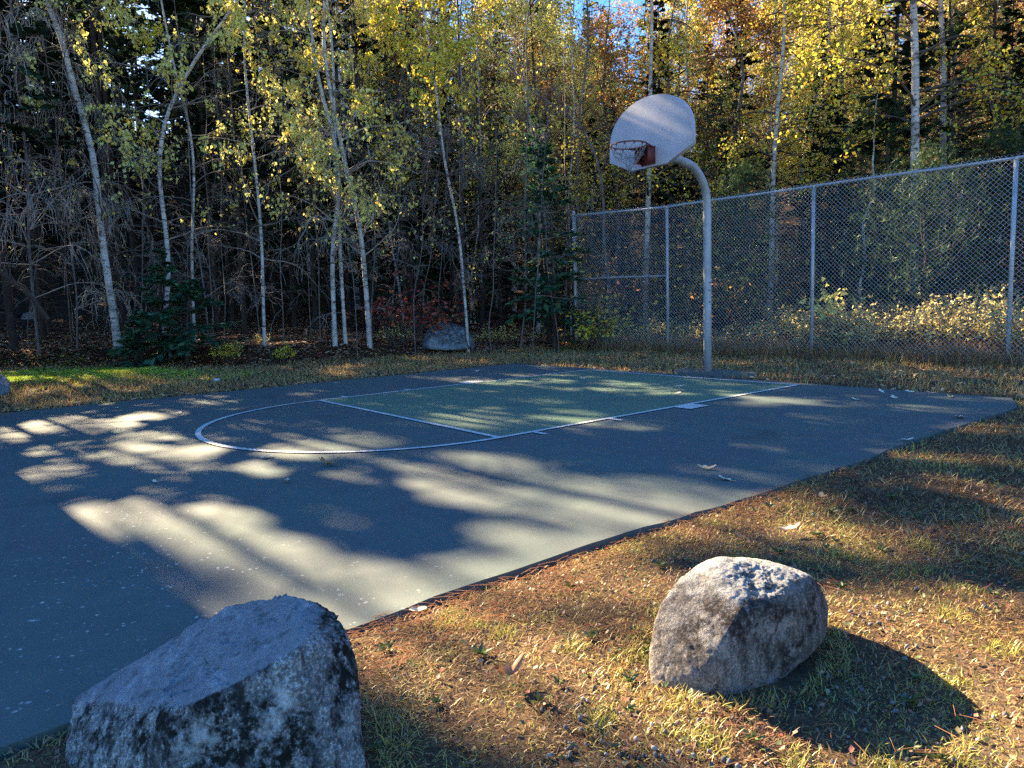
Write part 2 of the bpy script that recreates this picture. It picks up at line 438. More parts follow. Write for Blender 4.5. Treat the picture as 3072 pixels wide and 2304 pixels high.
# ------------------------------------------------------------------ where the sun gets through the trees (court plane, metres)
LIT = [
(1,[(-3.95,-5.85),(-2.93,-5.61),(-2.9,-5.04),(-2.4,-4.8),(-1.89,-4.93),(-1.65,-5.4),(-2.19,-5.66),(-2.68,-5.68)]),
(1,[(-2.59,-7.77),(-2.32,-7.63),(-1.81,-7.61),(-1.69,-7.71),(-1.91,-7.8)]),
(0.9,[(-2.5,-7.6),(-2.89,-7.45),(-2.69,-7.08),(-2.45,-6.98),(-1.64,-7.2),(-2.02,-7.46)]),
(0.9,[(-1.95,-7.13),(-2.33,-6.97),(-2.05,-6.84),(-1.44,-6.77),(-1.26,-7.04),(-1.47,-7.22)]),
(0.8,[(-0.99,-7.11),(-0.93,-6.78),(-0.44,-6.59),(-0.41,-6.88),(-0.6,-7.08)]),
(0.9,[(-0.98,-7.61),(-1.03,-7.47),(-0.78,-7.29),(-0.51,-7.5),(-0.75,-7.6)]),
(1,[(-0.11,-7.14),(-0.22,-6.98),(0.23,-6.82),(-0.02,-6.73),(0.25,-6.55),(0.5,-6.45),(0.79,-6.65),(1.06,-6.82),(1.14,-6.93),(0.95,-7.07),(0.53,-7.11)]),
(0.9,[(0.72,-7.88),(0.41,-7.78),(0.22,-7.61),(0.58,-7.48),(0.87,-7.47),(1.07,-7.61),(1.23,-7.77),(0.92,-7.85)]),
(0.6,[(-2.33,-6.56),(-2.65,-6.39),(-2.2,-6.24),(-2.02,-6.37)]),
(1,[(-0.99,-6.02),(-1.0,-5.79),(-0.34,-5.55),(0.3,-5.42),(0.66,-5.18),(1.02,-5.17),(1.02,-5.45),(0.59,-5.55),(0.31,-5.8),(-0.42,-5.97)]),
(1,[(0.7,-6.14),(0.72,-5.86),(1.03,-5.58),(1.41,-5.36),(1.59,-5.56),(1.25,-5.97),(0.93,-6.17)]),
(0.55,[(0.31,-5.8),(0.87,-5.38),(1.18,-5.44),(0.77,-5.88)]),
(0.5,[(-1.28,-4.49),(-0.82,-4.13),(-0.34,-4.16),(-0.53,-4.58)]),
(0.9,[(0.04,-4.87),(0.19,-4.55),(0.24,-4.31),(0.8,-4.04),(1.26,-4.18),(1.18,-4.57),(0.77,-4.76)]),
(0.5,[(-3.46,-4.36),(-2.87,-4.09),(-2.32,-4.0),(-2.77,-4.34)]),
(0.6,[(-1.91,-4.81),(-1.41,-4.67),(-1.12,-4.91),(-1.42,-5.03)]),
(1,[(1.75,-7.70),(3.2,-7.55),(4.2,-7.4),(4.2,-7.2),(3.0,-7.25),(1.95,-7.5)]),
(1,[(1.85,-7.59),(1.9,-7.51),(2.15,-7.44),(2.45,-7.36),(2.98,-7.21),(3.28,-7.11),(3.64,-7.12),(3.82,-7.09),(3.87,-7.29),(3.74,-7.33),(3.2,-7.41),(2.67,-7.49)]),
(0.8,[(1.85,-7.5),(2.17,-7.24),(2.31,-6.96),(2.68,-7.01),(3.41,-6.98),(3.77,-6.98),(3.86,-6.7),(4.09,-6.26),(4.28,-6.4),(4.3,-7.09),(3.92,-7.08),(3.3,-7.1),(2.5,-7.31)]),
(1,[(3.76,-7.16),(3.86,-7.06),(4.01,-6.89),(4.19,-6.79),(4.28,-7.09),(4.03,-7.06)]),
(0.45,[(2.57,-6.73),(2.74,-6.53),(2.96,-6.49),(2.95,-6.62),(2.75,-6.73)]),
(1,[(1.7,-5.6),(2.01,-5.31),(2.52,-5.05),(2.87,-4.92),(3.33,-4.93),(3.6,-4.98),(3.6,-5.21),(3.42,-5.32),(3.1,-5.32),(2.74,-5.41),(2.28,-5.48)]),
(1,[(2.01,-5.73),(2.41,-5.64),(2.69,-5.8),(3.1,-5.84),(3.3,-5.72),(3.39,-5.56),(3.49,-5.38),(3.67,-5.28),(4.0,-5.27),(4.2,-5.24),(4.23,-5.43),(4.1,-5.56),(3.75,-5.7),(3.48,-5.8),(3.05,-5.89),(2.55,-5.86)]),
(0.8,[(3.72,-4.87),(3.81,-4.63),(4.18,-4.7),(4.29,-4.76),(4.29,-5.26),(4.02,-5.19),(3.8,-5.08)]),
(0.6,[(3.65,-6.08),(3.81,-5.91),(4.21,-5.84),(4.27,-6.04),(4.15,-6.13),(3.96,-6.1)]),
(0.9,[(4.3,-5.51),(4.28,-4.86),(4.45,-4.69),(4.65,-4.79),(4.76,-4.99),(4.53,-5.22)]),
(0.9,[(4.3,-6.32),(4.33,-6.09),(4.61,-5.91),(4.72,-5.97),(4.67,-6.18),(4.49,-6.25)]),
(0.95,[(4.3,-7.09),(4.35,-6.89),(4.54,-6.73),(4.75,-6.6),(4.92,-6.45),(5.06,-6.48),(5.19,-6.63),(5.31,-6.6),(5.44,-6.58),(5.61,-6.54),(5.64,-6.6),(5.32,-6.96),(5.05,-6.87),(4.87,-7.04),(4.65,-7.14),(4.52,-7.19)]),
(1,[(5.11,-6.5),(5.03,-6.23),(5.14,-5.6),(5.26,-5.41),(5.46,-5.32),(5.66,-5.22),(6.01,-6.17),(5.57,-6.68),(5.35,-6.65)]),
(0.6,[(4.59,-4.7),(5.05,-4.46),(5.31,-4.67),(5.07,-5.01)]),
(0.9,[(0.28,-2.78),(0.4,-2.57),(0.68,-2.72),(0.47,-2.85)]),
(0.9,[(0.8,-3.23),(0.92,-2.91),(1.28,-3.04),(1.29,-3.3),(1.01,-3.33)]),
(0.7,[(0.96,-2.58),(1.13,-2.52),(1.2,-2.64)]),
(0.4,[(2.0,-1.37),(2.97,-1.27),(3.03,-1.43),(2.13,-1.51)]),
(0.4,[(3.41,-2.85),(3.71,-2.76),(3.71,-2.94)]),
(.9,[(-9.6,-7.6),(-7.2,-6.9),(-5.6,-6.2),(-5.6,-5.4),(-7.5,-5.6),(-9.8,-6.6)]),
(.62,[(5.9,-.6),(8,-.5),(8,.3),(5.9,.2)]),
(.7,[(-5.2,-5.0),(-4.2,-4.6),(-4.2,-4.0),(-5.4,-4.3)]),
(1,[(5.6,-5.3),(6.6,-5.2),(6.8,-6.3),(6.2,-6.9),(5.6,-6.7)]),
(1,[(1.72,-7.74),(2.2,-7.33),(2.9,-7.05),(3.6,-6.93),(4.32,-6.72),(4.32,-7.5),(3.0,-7.62)]),

]
GX0, GY0, GS, GNX, GNY = -16.0, -13.0, 0.04, 600, 560
def upnoise(nx, ny, fx, fy, seed):
    r = np.random.default_rng(seed)
    a = r.random((max(2, int(nx / fx)) + 3, max(2, int(ny / fy)) + 3))
    X = np.arange(nx) / fx; Y = np.arange(ny) / fy
    i = X.astype(int); j = Y.astype(int); u = X - i; v = Y - j
    u = u * u * (3 - 2 * u); v = v * v * (3 - 2 * v)
    return ((a[i][:, j] * (1 - u)[:, None] + a[i + 1][:, j] * u[:, None]) * (1 - v)[None]
            + (a[i][:, j + 1] * (1 - u)[:, None] + a[i + 1][:, j + 1] * u[:, None]) * v[None])
def inpoly(X, Y, poly):
    ins = np.zeros(X.shape, bool)
    for (x0, y0), (x1, y1) in zip(poly, poly[1:] + poly[:1]):
        if y0 == y1: continue
        c = ((y0 > Y) != (y1 > Y)) & (X < (x1 - x0) * (Y - y0) / (y1 - y0) + x0)
        ins ^= c
    return ins
GXX, GYY = np.meshgrid(GX0 + GS * np.arange(GNX), GY0 + GS * np.arange(GNY), indexing='ij')
wob = (upnoise(GNX, GNY, 14, 8, 3) - .5) * .24
wob2 = (upnoise(GNX, GNY, 16, 8, 4) - .5) * .14
LITG = np.zeros((GNX, GNY))
for wt, poly in LIT:
    LITG = np.maximum(LITG, wt * inpoly(GXX + wob, GYY + wob2, list(poly)))
for _ in range(2):
    q_ = LITG.copy()
    q_[1:] = np.maximum(q_[1:], LITG[:-1]); q_[:-1] = np.maximum(q_[:-1], LITG[1:]); q_[:, 1:] = np.maximum(q_[:, 1:], LITG[:, :-1]); q_[:, :-1] = np.maximum(q_[:, :-1], LITG[:, 1:])
    LITG = q_
FINE = .55 * upnoise(GNX, GNY, 12, 4, 5) + .45 * upnoise(GNX, GNY, 5, 2.4, 6)
base_open = np.where(GXX < -4.3, .62, .10)
base_open = np.where((GXX > -3) & (GYY > -4.8), np.where(GXX > 1.9, .18, .42), base_open)
base_open = np.where(GYY > .4, .30, base_open)
base_open = np.where(GYY > 4.5, .82, base_open)
base_open = np.maximum(base_open, np.where((GXX > -1.5) & (GYY > 4.55) & (GYY < 8.2), .95, 0))
base_open = np.maximum(base_open, np.where((GXX > -4) & (GXX < 4) & (GYY > -3.9) & (GYY < 1), .22, 0))
base_open = np.where((GXX > 4.3) & (GYY > -4.4) & (GYY < -1.5), .34, base_open)
LITG = np.maximum(LITG, base_open)
base_open = np.where((GXX > 4.6) & (GYY > -.75) & (GYY < .2), np.where(GXX < 6.3, .03, .36), base_open)
LITG = np.where((GXX > 4.6) & (GYY > -.75) & (GYY < .2), base_open, LITG)
OPEN2 = LITG > .72
OPEN = LITG > (.03 + .84 * np.clip((FINE - .5) * 1.7 + .5, 0, 1))
def sun_open(P, grid=None):
    """True where a blocker at P would shade a place that is sunlit"""
    t = P[:, 2] / -SD[2]
    gx = P[:, 0] + SD[0] * t; gy = P[:, 1] + SD[1] * t
    i = ((gx - GX0) / GS).astype(int); j = ((gy - GY0) / GS).astype(int)
    ok = (i >= 0) & (i < GNX) & (j >= 0) & (j < GNY)
    r = rng.random(len(P)) < .5
    r[ok] = (OPEN if grid is None else grid)[i[ok], j[ok]]
    return r

# ------------------------------------------------------------------ ground
TLY = np.array([-40, -20, -9, -5.58, -4.44, -2.56, -.42, 2.28, 3.5, 4.3, 40])
TLX = np.array([-14, -12.5, -11.4, -10.5, -8.9, -7.9, -7.6, -6.9, -6.3, -6.2, -6.2])
def sstep(x): x = np.clip(x, 0, 1); return x * x * (3 - 2 * x)
def wood_depth(x, y):
    dl = np.interp(y, TLY, TLX) - x
    db = y - 4.1
    return np.maximum(dl, db)
def lump(x, y, s, seed):
    return (np.sin(x * s + seed) * np.cos(y * s * 1.13 + seed * 2.1) + .5 * np.sin(x * s * 2.3 + y * s * 1.7 + seed))
def terrain(x, y):
    x = np.asarray(x, float); y = np.asarray(y, float)
    d = wood_depth(x, y)
    A = .32 * sstep((3.0 - y) / 3.0) + .04
    z = A * sstep(d / 1.6) + .035 * np.maximum(d - 1, 0) + .0058 * np.maximum(d - 5, 0) ** 2
    z = np.minimum(z, 16 + .03 * d)
    z = z + .10 * sstep((-4.5 - x) / 4) * sstep((-3 - y) / 3)      # low mossy rise on the left
    z = z + .02 * lump(x, y, 1.7, .4) + .012 * lump(x, y, 5.1, 1.9)
    # the court cut: level ground under and beside the asphalt
    ex = np.maximum(np.maximum(x - 4.24, -4.02 - x), 0); ey = np.maximum(np.maximum(y - .25, -18 - y), 0)
    e = np.hypot(ex, ey)
    k = sstep(e / .7)
    z = z * k - .016 * (1 - k)
    return np.where(e <= .02, -.09, z)

def axis_pts(segs):
    out = []
    for a, b, s in segs: out.append(np.arange(a, b, s))
    return np.concatenate(out + [[segs[-1][1]]])
ax_ = axis_pts([(-400, -80, 40), (-80, -30, 5), (-30, -13, 1.0), (-13, -3.6, .2), (-3.6, 4.0, .8), (4.0, 8.0, .05), (8, 20, 1.0), (20, 60, 5), (60, 300, 40)])
ay_ = axis_pts([(-300, -60, 40), (-60, -20, 5), (-20, -9, .6), (-9, -4, .08), (-4, 5.2, .2), (5.2, 24, 1.0), (24, 80, 6), (80, 400, 40)])
XX, YY = np.meshgrid(ax_, ay_, indexing='ij')
ZZ = terrain(XX, YY)
g = G()
idx = np.arange(XX.size).reshape(XX.shape)
Fq = np.stack([idx[:-1, :-1], idx[1:, :-1], idx[1:, 1:], idx[:-1, 1:]], -1).reshape(-1, 4)
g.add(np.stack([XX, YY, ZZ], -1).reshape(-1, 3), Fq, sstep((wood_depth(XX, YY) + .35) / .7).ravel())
tag(g.build('ground', M['ground'], smooth=True), kind='structure')

# ------------------------------------------------------------------ court
g = G()
rs = np.random.default_rng(5)
ys = np.arange(-18, .25, .12)
edge_r = 4.24 + .02 * np.sin(ys * 1.3) + .018 * rs.normal(0, 1, len(ys)).cumsum() * .55
edge_r = 4.24 + (edge_r - np.convolve(np.pad(edge_r, 20, 'edge'), np.ones(41) / 41, 'valid'))
edge_r = edge_r - .25 * sstep((ys + .9) / 1.2) ** 2
xb = np.arange(3.9, -4.0, -.15)
out = [(x, y) for x, y in zip(edge_r, ys)] + [(x, .25 + .015 * rs.normal() - .03 * max(0, (x - 2)) * .4) for x in xb] + [(-4.02 + .02 * rs.normal(), y) for y in np.arange(.2, -18, -.15)]
n = len(out)
o2 = np.array(out)
top = np.column_stack([o2, np.zeros(n)]); bot = np.column_stack([o2 + 0, np.full(n, -.12)])
bm = bmesh.new()
tv = [bm.verts.new(v) for v in top]; bv = [bm.verts.new(v) for v in bot]
f = bm.faces.new(tv)
for i in range(n): bm.faces.new((tv[i], bv[i], bv[(i + 1) % n], tv[(i + 1) % n]))
bmesh.ops.recalc_face_normals(bm, faces=bm.faces)
bmesh.ops.triangulate(bm, faces=[f])
me = bpy.data.meshes.new('court'); bm.to_mesh(me); bm.free(); me.materials.append(M['asphalt'])
court = bpy.data.objects.new('court', me); col.objects.link(court); tag(court, kind='structure')

KW, KL, CRAD, LW = 1.83, 4.60, 1.83, .052
def flat(name, polys, z, mat, parent):
    g = G()
    for p in polys: g.add(np.column_stack([np.array(p), np.full(len(p), z)]), [list(range(len(p)))])
    return g.build(name, mat, parent)
flat('key_paint', [[(-KW + LW / 2, -KL + LW / 2), (KW - LW / 2, -KL + LW / 2), (KW - LW / 2, -LW / 2), (-KW + LW / 2, -LW / 2)]], .004, M['key_paint'], court)
h = LW / 2
for nm, x0, x1, y0, y1 in (('lane_line', -KW - h, -KW + h, -KL, h), ('lane_line', KW - h, KW + h, -KL, h),
                           ('baseline', -KW + h, KW - h, -h, h), ('free_throw_line', -KW + h, KW - h, -KL - h, -KL + h)):
    flat(nm, [[(x0, y0), (x1, y0), (x1, y1), (x0, y1)]], .008, M['line'], court)
g = G()
th = np.linspace(math.pi, 2 * math.pi, 73)
a = np.column_stack([np.cos(th) * (CRAD - h), np.sin(th) * (CRAD - h) - KL, np.full(73, .008)])
b_ = np.column_stack([np.cos(th) * (CRAD + h), np.sin(th) * (CRAD + h) - KL, np.full(73, .008)])
i = np.arange(72)[:, None]
g.add(np.concatenate([a, b_]), np.concatenate([i, i + 73, i + 74, i + 1], 1))
g.build('free_throw_circle', M['line'], court)
for s in (-1, 1):
    for y0, y1, ln in ((-2.38, -2.07, .20), (-3.345, -3.295, .15), (-4.265, -4.215, .15)):
        xa, xb_ = s * (KW + h), s * (KW + h + ln)
        if xa > xb_: xa, xb_ = xb_, xa
        flat('lane_block' if y1 - y0 > .1 else 'lane_mark', [[(xa, y0), (xb_, y0), (xb_, y1), (xa, y1)]], .008, M['line'], court)
g = G()
th = np.linspace(0, 2 * math.pi, 40, endpoint=False)
rr = 1 + .06 * np.sin(3 * th + 1) + .04 * np.sin(5 * th)
ring = np.column_stack([.13 + .66 * rr * np.cos(th), .60 + .34 * rr * np.sin(th), np.full(40, .035)])
low = ring.copy(); low[:, 2] = -.1; low[:, :2] = (low[:, :2] - [.13, .6]) * 1.06 + [.13, .6]
g.add(ring, [list(range(40))]); 
i = np.arange(40)
g.add(np.concatenate([ring, low]), np.stack([i, i + 40, (i + 1) % 40 + 40, (i + 1) % 40], 1))
tag(g.build('pole_footing', M['asphalt']), kind='structure')

# ------------------------------------------------------------------ basketball hoop
PX, PY = .11, .55
hoop = empty('basketball_hoop', (PX, PY, 0))
tag(hoop, 'basketball hoop with fan shaped grey board on a curved steel pole', 'basketball hoop')
def L_(p): return np.asarray(p, float) - np.array([PX, PY, 0])
BY, BX = -.78, .19
BZ0, BZ1, BHW = 2.815, 3.70, .69
path = [(PX, PY, -.05), (PX, PY, .8), (PX, PY, 1.6), (PX, PY, 2.25), (PX, PY, 2.40)]
for t in np.linspace(8, 90, 12):
    a = R(t); rad = .57
    path.append((PX + (BX - PX) * .2 * (t / 90), PY - rad + rad * math.cos(a), 2.40 + rad * math.sin(a)))
path += [(BX, -.2, 2.975), (BX, BY + .10, 2.975)]
g = G(); add_tubes(g, L_(path), .058, 18, cap=True)
g.build('pole', M['polepaint'], hoop, smooth=True)
for zc in (1.33, 1.22, 1.05):
    g = G()
    V, F = tubes(L_([(PX + .052, PY - .024, zc), (PX + .062, PY - .028, zc)]), .010, 6); g.add(V, F)
    g.build('drilled_hole', M['needle_dark'], hoop)
# board: half round top, straight short sides, chamfered bottom
prof = []
for t in np.linspace(0, math.pi, 33): prof.append((BHW * math.cos(t) * (1 if abs(math.cos(t)) < .98 else .995), 3.14 + (BZ1 - 3.14) * math.sin(t) ** .88))
prof += [(-BHW, 2.985), (-.30, BZ0), (.30, BZ0), (BHW, 2.985)]
pr = np.array(prof)
def board_slab(y0, y1, grow=0.0, inner=None):
    c = np.array([0, 3.25])
    q = (pr - c) * (1 + grow) + c
    n = len(q)
    V = np.concatenate([np.column_stack([q[:, 0] + BX, np.full(n, y), q[:, 1]]) for y in (y0, y1)])
    F = [list(range(n))], [list(range(2 * n - 1, n - 1, -1))]
    i = np.arange(n)
    return V, F, np.stack([i, i + n, (i + 1) % n + n, (i + 1) % n], 1)
g = G()
V, F, S = board_slab(BY - .012, BY + .012)
g.add(L_(V), F[0]); g.add(L_(V), F[1]); g.add(L_(V), S)
bd = g.build('backboard', M['board'], hoop)
g = G()   # turned back rim flange of the pressed board
n = len(pr); q = pr; qi = (pr - [0, 3.25]) * .965 + [0, 3.25]
V = np.concatenate([np.column_stack([p[:, 0] * s + BX, np.full(n, y), (p[:, 1] - 3.25) * s + 3.25]) for p, y, s in ((q, BY + .014, 1.003), (q, BY + .055, 1.003), (qi, BY + .055, 1), (qi, BY + .014, 1))])
i = np.arange(n)
for k in range(4):
    a0 = k * n; b0 = ((k + 1) % 4) * n
    g.add(L_(V), np.stack([a0 + i, b0 + i, b0 + (i + 1) % n, a0 + (i + 1) % n], 1))
g.build('edge_flange', M['board'], bd)
g = G()
V, F = box_geo(BX - .28, BX + .28, BY + .015, BY + .05, 2.90, 2.96); g.add(L_(V), F)
V, F = box_geo(BX - .28, BX + .28, BY + .015, BY + .05, 3.09, 3.16); g.add(L_(V), F)
V, F = box_geo(BX - .09, BX + .09, BY + .052, BY + .13, 2.88, 3.17); g.add(L_(V), F)
g.build('mounting_bracket', M['polepaint'], hoop)
RZ, RY = 3.05, BY - .012 - .15 - .2286
g = G()
th = np.linspace(0, 2 * math.pi, 49)
P = np.column_stack([BX + .2286 * np.cos(th), RY + .2286 * np.sin(th), np.full(49, RZ)])
add_tubes(g, L_(P), .0095, 8)
for s in (-1, 1):      # side braces of the rim
    add_tubes(g, L_([(BX + s * .19, RY + .13, RZ), (BX + s * .10, BY - .02, RZ - .005)]), .009, 6)
for t in np.linspace(0, 2 * math.pi, 12, endpoint=False):
    p = np.array([BX + .2286 * math.cos(t), RY + .2286 * math.sin(t), RZ - .012])
    V, F = box_geo(-.008, .008, -.008, .008, -.012, .010); g.add(L_(V + p), F)
rim = g.build('rim', M['rimred'], hoop, smooth=False)
g = G()
x0, x1, y0, y1 = BX - .115, BX + .115, BY - .165, BY - .013
for bx in ((x0, x1, y1 - .012, y1, 2.84, RZ + .012), (x0, x1, y0, y1 - .013, RZ - .010, RZ + .006), (x0, x0 + .010, y0 + .01, y1 - .013, 2.86, RZ - .012), (x1 - .010, x1, y0 + .01, y1 - .013, 2.86, RZ - .012)):
    V, F = box_geo(*bx); g.add(L_(V), F)
g.build('rim_bracket', M['rimred'], rim)
g = G()   # torn cord net: loops pulled up over the rim, a few strands hanging together
r_ = np.random.default_rng(8)
cords = []
NB = 12
def rp(k, z, rad): return np.array([BX + rad * math.cos(k * 2 * math.pi / NB), RY + rad * math.sin(k * 2 * math.pi / NB), z])
for k in range(NB):
    for dlt in (-.5, .5):
        a0 = rp(k, RZ - .015, .226); m1 = rp(k + dlt, RZ - .10, .185) + r_.normal(0, .012, 3)
        b0 = rp(k + dlt * 2 + r_.normal() * .2, RZ - .19, .13) + r_.normal(0, .014, 3)
        c0 = np.array([BX - .03, RY + .02, RZ - .29]) + r_.normal(0, .022, 3)
        pts = [a0, m1, b0] + ([c0] if r_.random() < .3 else [])
        pts = np.array(pts); t = np.linspace(0, len(pts) - 1, 9)
        cords.append(np.column_stack([np.interp(t, np.arange(len(pts)), pts[:, c]) for c in range(3)]))
for k in range(7):
    a0 = rp(r_.random() * NB, RZ - .05, .22); b0 = rp(r_.random() * NB, RZ - .12, .2); t = np.linspace(0, 1, 9)[:, None]
    q = a0 * (1 - t) + b0 * t; q[:, 2] -= .05 * np.sin(t[:, 0] * math.pi); cords.append(q)
for k in range(3):
    a0 = np.array([BX - .03, RY + .02, RZ - .27]) + r_.normal(0, .02, 3); t = np.linspace(0, 1, 9)[:, None]
    cords.append(a0 + t * np.array([r_.normal() * .05, r_.normal() * .05, -.10]))
add_tubes(g, L_(np.array(cords).reshape(-1, 3)).reshape(len(cords), 9, 3), .0034, 4, .35)
g.build('net', M['cord'], rim)

# ------------------------------------------------------------------ fence
FY = 3.62
fence = empty('chain_link_fence', (-5.9, FY, 0))
tag(fence, 'tall chain link fence of galvanised posts and wire behind the hoop', 'fence')
FO = np.array([-5.9, FY, 0])
posts = [(-5.90, .07, 3.22), (-3.13, .055, 3.0), (.02, .0, 2.94), (2.94, -.02, 2.885), (5.9, -.02, 2.86), (8.9, -.02, 2.84)]
px_ = np.array([p[0] for p in posts]); pt_ = np.array([3.14, 2.995, 2.935, 2.88, 2.86, 2.84])
def railz(x): return np.interp(x, px_, pt_)
for k, (x, z0, z1) in enumerate(posts):
    g = G(); rad = .038 if k == 0 else .030
    add_tubes(g, np.array([(x, FY, terrain(x, FY) - .2), (x, FY, 1.5), (x, FY, z1)]) - FO, rad, 12, cap=True)
    if k == 0:
        V, F = tubes(np.array([(x, FY, z1 - .005), (x, FY, z1 + .02), (x, FY, z1 + .045)]) - FO, np.array([[.043, .04, .006]]), 12); g.add(V, F)
        for zz in np.linspace(.3, 2.95, 8):
            V, F = tubes(np.array([(x, FY, zz), (x, FY, zz + .025)]) - FO, .043, 12); g.add(V, F)
        V, F = box_geo(x + .05, x + .056, FY - .012, FY + .012, .1, 3.08); g.add(V - FO, F)
    else:
        V, F = tubes(np.array([(x, FY, z1 - .03), (x, FY, z1 + .012)]) - FO, .034, 12); g.add(V, F)
    g.build('post', M['galv'], fence, smooth=True)
g = G(); xs = np.linspace(-5.9, 9.0, 60)
add_tubes(g, np.column_stack([xs, np.full(60, FY), railz(xs) + .004 * np.sin(xs * 2.1)]) - FO, .0215, 10, cap=True)
g.build('top_rail', M['galv'], fence, smooth=True)
g = G(); add_tubes(g, np.array([(-5.86, FY, 1.66), (-4.5, FY, 1.64), (-3.16, FY, 1.60)]) - FO, .019, 10)
g.build('middle_rail', M['galv'], fence, smooth=True)
S_ = .0715; WR = .0021
for k in range(len(posts) - 1):
    xa, xb2 = posts[k][0] + (.055 if k == 0 else 0), posts[k + 1][0]
    g = G(); polys = []
    zb = float(terrain((xa + xb2) / 2, FY)) + .02
    for sgn in (-1, 1):
        for c in np.arange(-60, 400):
            # line x = c*S + sgn*(z-zb)
            off = c * S_ + math.floor(xa / S_ - 50) * S_
            zt = 3.3
            z0, z1 = zb, zt
            x0_, x1_ = off + sgn * 0, off + sgn * (zt - zb)
            if max(x0_, x1_) <= xa or min(x0_, x1_) >= xb2: continue
            # clip in x
            def zat(x): return zb + (x - off) * sgn
            zl, zh = sorted((zat(xa), zat(xb2)))
            z0 = max(z0, zl); z1 = min(z1, zh)
            # clip to just above the rail
            for _ in range(3):
                xt = off + sgn * (z1 - zb); z1 = min(z1, float(railz(xt)) + .055)
            if z1 - z0 < .02: continue
            zs = np.linspace(z0, z1, 4)
            polys.append(np.column_stack([off + sgn * (zs - zb), np.full(4, FY - .026 + sgn * .0022), zs]))
    P = np.array(polys) - FO
    P[:, :, 1] += .010 * np.sin(P[:, :, 0] * 1.3 + P[:, :, 2] * .9)
    add_tubes(g, P, WR, 4)
    g.build('chain_link_mesh', M['wire'], fence)

# ------------------------------------------------------------------ boulders
def ico(sub):
    bm = bmesh.new(); bmesh.ops.create_icosphere(bm, subdivisions=sub, radius=1)
    V = np.array([v.co[:] for v in bm.verts]); F = np.array([[v.index for v in f.verts] for f in bm.faces]); bm.free()
    return V, F
ICO6 = ico(7); ICO4 = ico(5); ICO2 = ico(2); ICO1 = ico(1)
def hull_rock(pts, sharp, ns, seed, geo=ICO6, rough=1.0, fat=1.0, topn=None, lowf=.55, lay_=0, chipy=0):
    """stone with the planes of the convex hull of pts, edges worn round, surface broken by noise"""
    pts = np.asarray(pts, float); c = pts.mean(0)
    bm = bmesh.new()
    for p in pts: bm.verts.new(p - c)
    r = bmesh.ops.convex_hull(bm, input=bm.verts)
    bmesh.ops.recalc_face_normals(bm, faces=bm.faces)
    pl = [(np.array(f.normal[:]), f.normal.dot(f.verts[0].co)) for f in bm.faces if f.calc_area() > 1e-6]
    bm.free()
    Nn = np.array([p[0] for p in pl]); Dd = np.array([max(p[1], 1e-3) for p in pl])
    D, F = geo
    inv = np.clip(D @ Nn.T / Dd[None], 0, None)
    rad = 1 / (np.sum(inv ** sharp, 1) ** (1 / sharp))
    rad = rad * fat
    V = D * rad[:, None]
    o = Vector((seed * 3.1, seed * 1.7, seed * .9))
    sc = float(np.mean(rad))
    d = np.zeros(len(V))
    for i, v in enumerate(V):
        q = Vector(v / sc)
        big = mnoise.noise(q * 1.6 + o)
        f1 = mnoise.fractal(q * 4.5 + o, .9, 2.1, 4)
        rg = 1 - abs(mnoise.noise(q * 3.2 + o * 2)) * 2
        f2 = mnoise.fractal(q * 18 + o, .8, 2.0, 3)
        lay = abs((q.x * 5.5 + q.y * 2.0 + 1.2 * f1) % 1 - .5) * lay_ if topn is not None else 0
        qv = q * 2.1 + o + Vector((f1, big, f2)) * .12
        vp = mnoise.voronoi(qv)[1][0]
        chip = mnoise.noise(vp * 7.3) if chipy else 0
        d[i] = chipy * sc * chip + ns * sc * .55 * lay * max(0, D[i, 2]) + ns * sc * (lowf * big + .42 * f1 - .5 * max(0, rg - .66) + .20 * rough * f2)
    V = V + D * d[:, None]
    return V, F, c
def rock(name, pts, sharp, ns, seed, mat, label, geo=ICO6, rough=1.0, cat='boulder', topn=None, fat=1.0, lowf=.5, lay_=0, chipy=0):
    V, F, c = hull_rock(pts, sharp, ns, seed, geo, rough, fat, topn, lowf, lay_, chipy)
    tone = 0.0
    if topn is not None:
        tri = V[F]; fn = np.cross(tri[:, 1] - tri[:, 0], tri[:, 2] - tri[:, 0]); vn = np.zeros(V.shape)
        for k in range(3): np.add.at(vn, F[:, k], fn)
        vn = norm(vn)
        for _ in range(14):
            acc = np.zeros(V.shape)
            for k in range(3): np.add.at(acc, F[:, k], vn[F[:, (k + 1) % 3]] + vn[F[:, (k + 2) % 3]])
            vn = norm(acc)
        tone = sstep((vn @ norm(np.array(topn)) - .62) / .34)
    g = G(); g.add(V, F, tone)
    o = g.build(name, mat, smooth=True, loc=[float(x) for x in c])
    return tag(o, label, cat)
def at(px, py, dep):
    """world point at a depth in front of the lens (used to take down where things stand)"""
    f = 2114.673
    px, py = px * 3072 / 2212, py * 3072 / 2212
    return CAM + dep * (CF + CR * (px - 1536) / f - CU * (py - 1152) / f)
def at_ground(px, py):
    d = at(px, py, 1) - CAM
    t = 1.0
    while t < 80:
        p = CAM + d * t
        if p[2] <= terrain(p[0], p[1]): return p, t
        t += .02
    return CAM + d * 30, 30.0
B1 = [at(160, 1502, 1.90), at(148, 1560, 1.84), at(135, 1680, 1.80), at(300, 1420, 1.97), at(430, 1341, 1.97), at(490, 1308, 1.95), at(525, 1312, 1.92),
      at(625, 1285, 1.86), at(690, 1302, 1.83), at(748, 1350, 1.78), at(768, 1395, 1.74), at(778, 1500, 1.70), at(792, 1620, 1.66),
      at(650, 1398, 1.60), at(620, 1420, 1.58), at(480, 1505, 1.56), at(400, 1530, 1.56), at(290, 1600, 1.62), at(200, 1590, 1.72)]
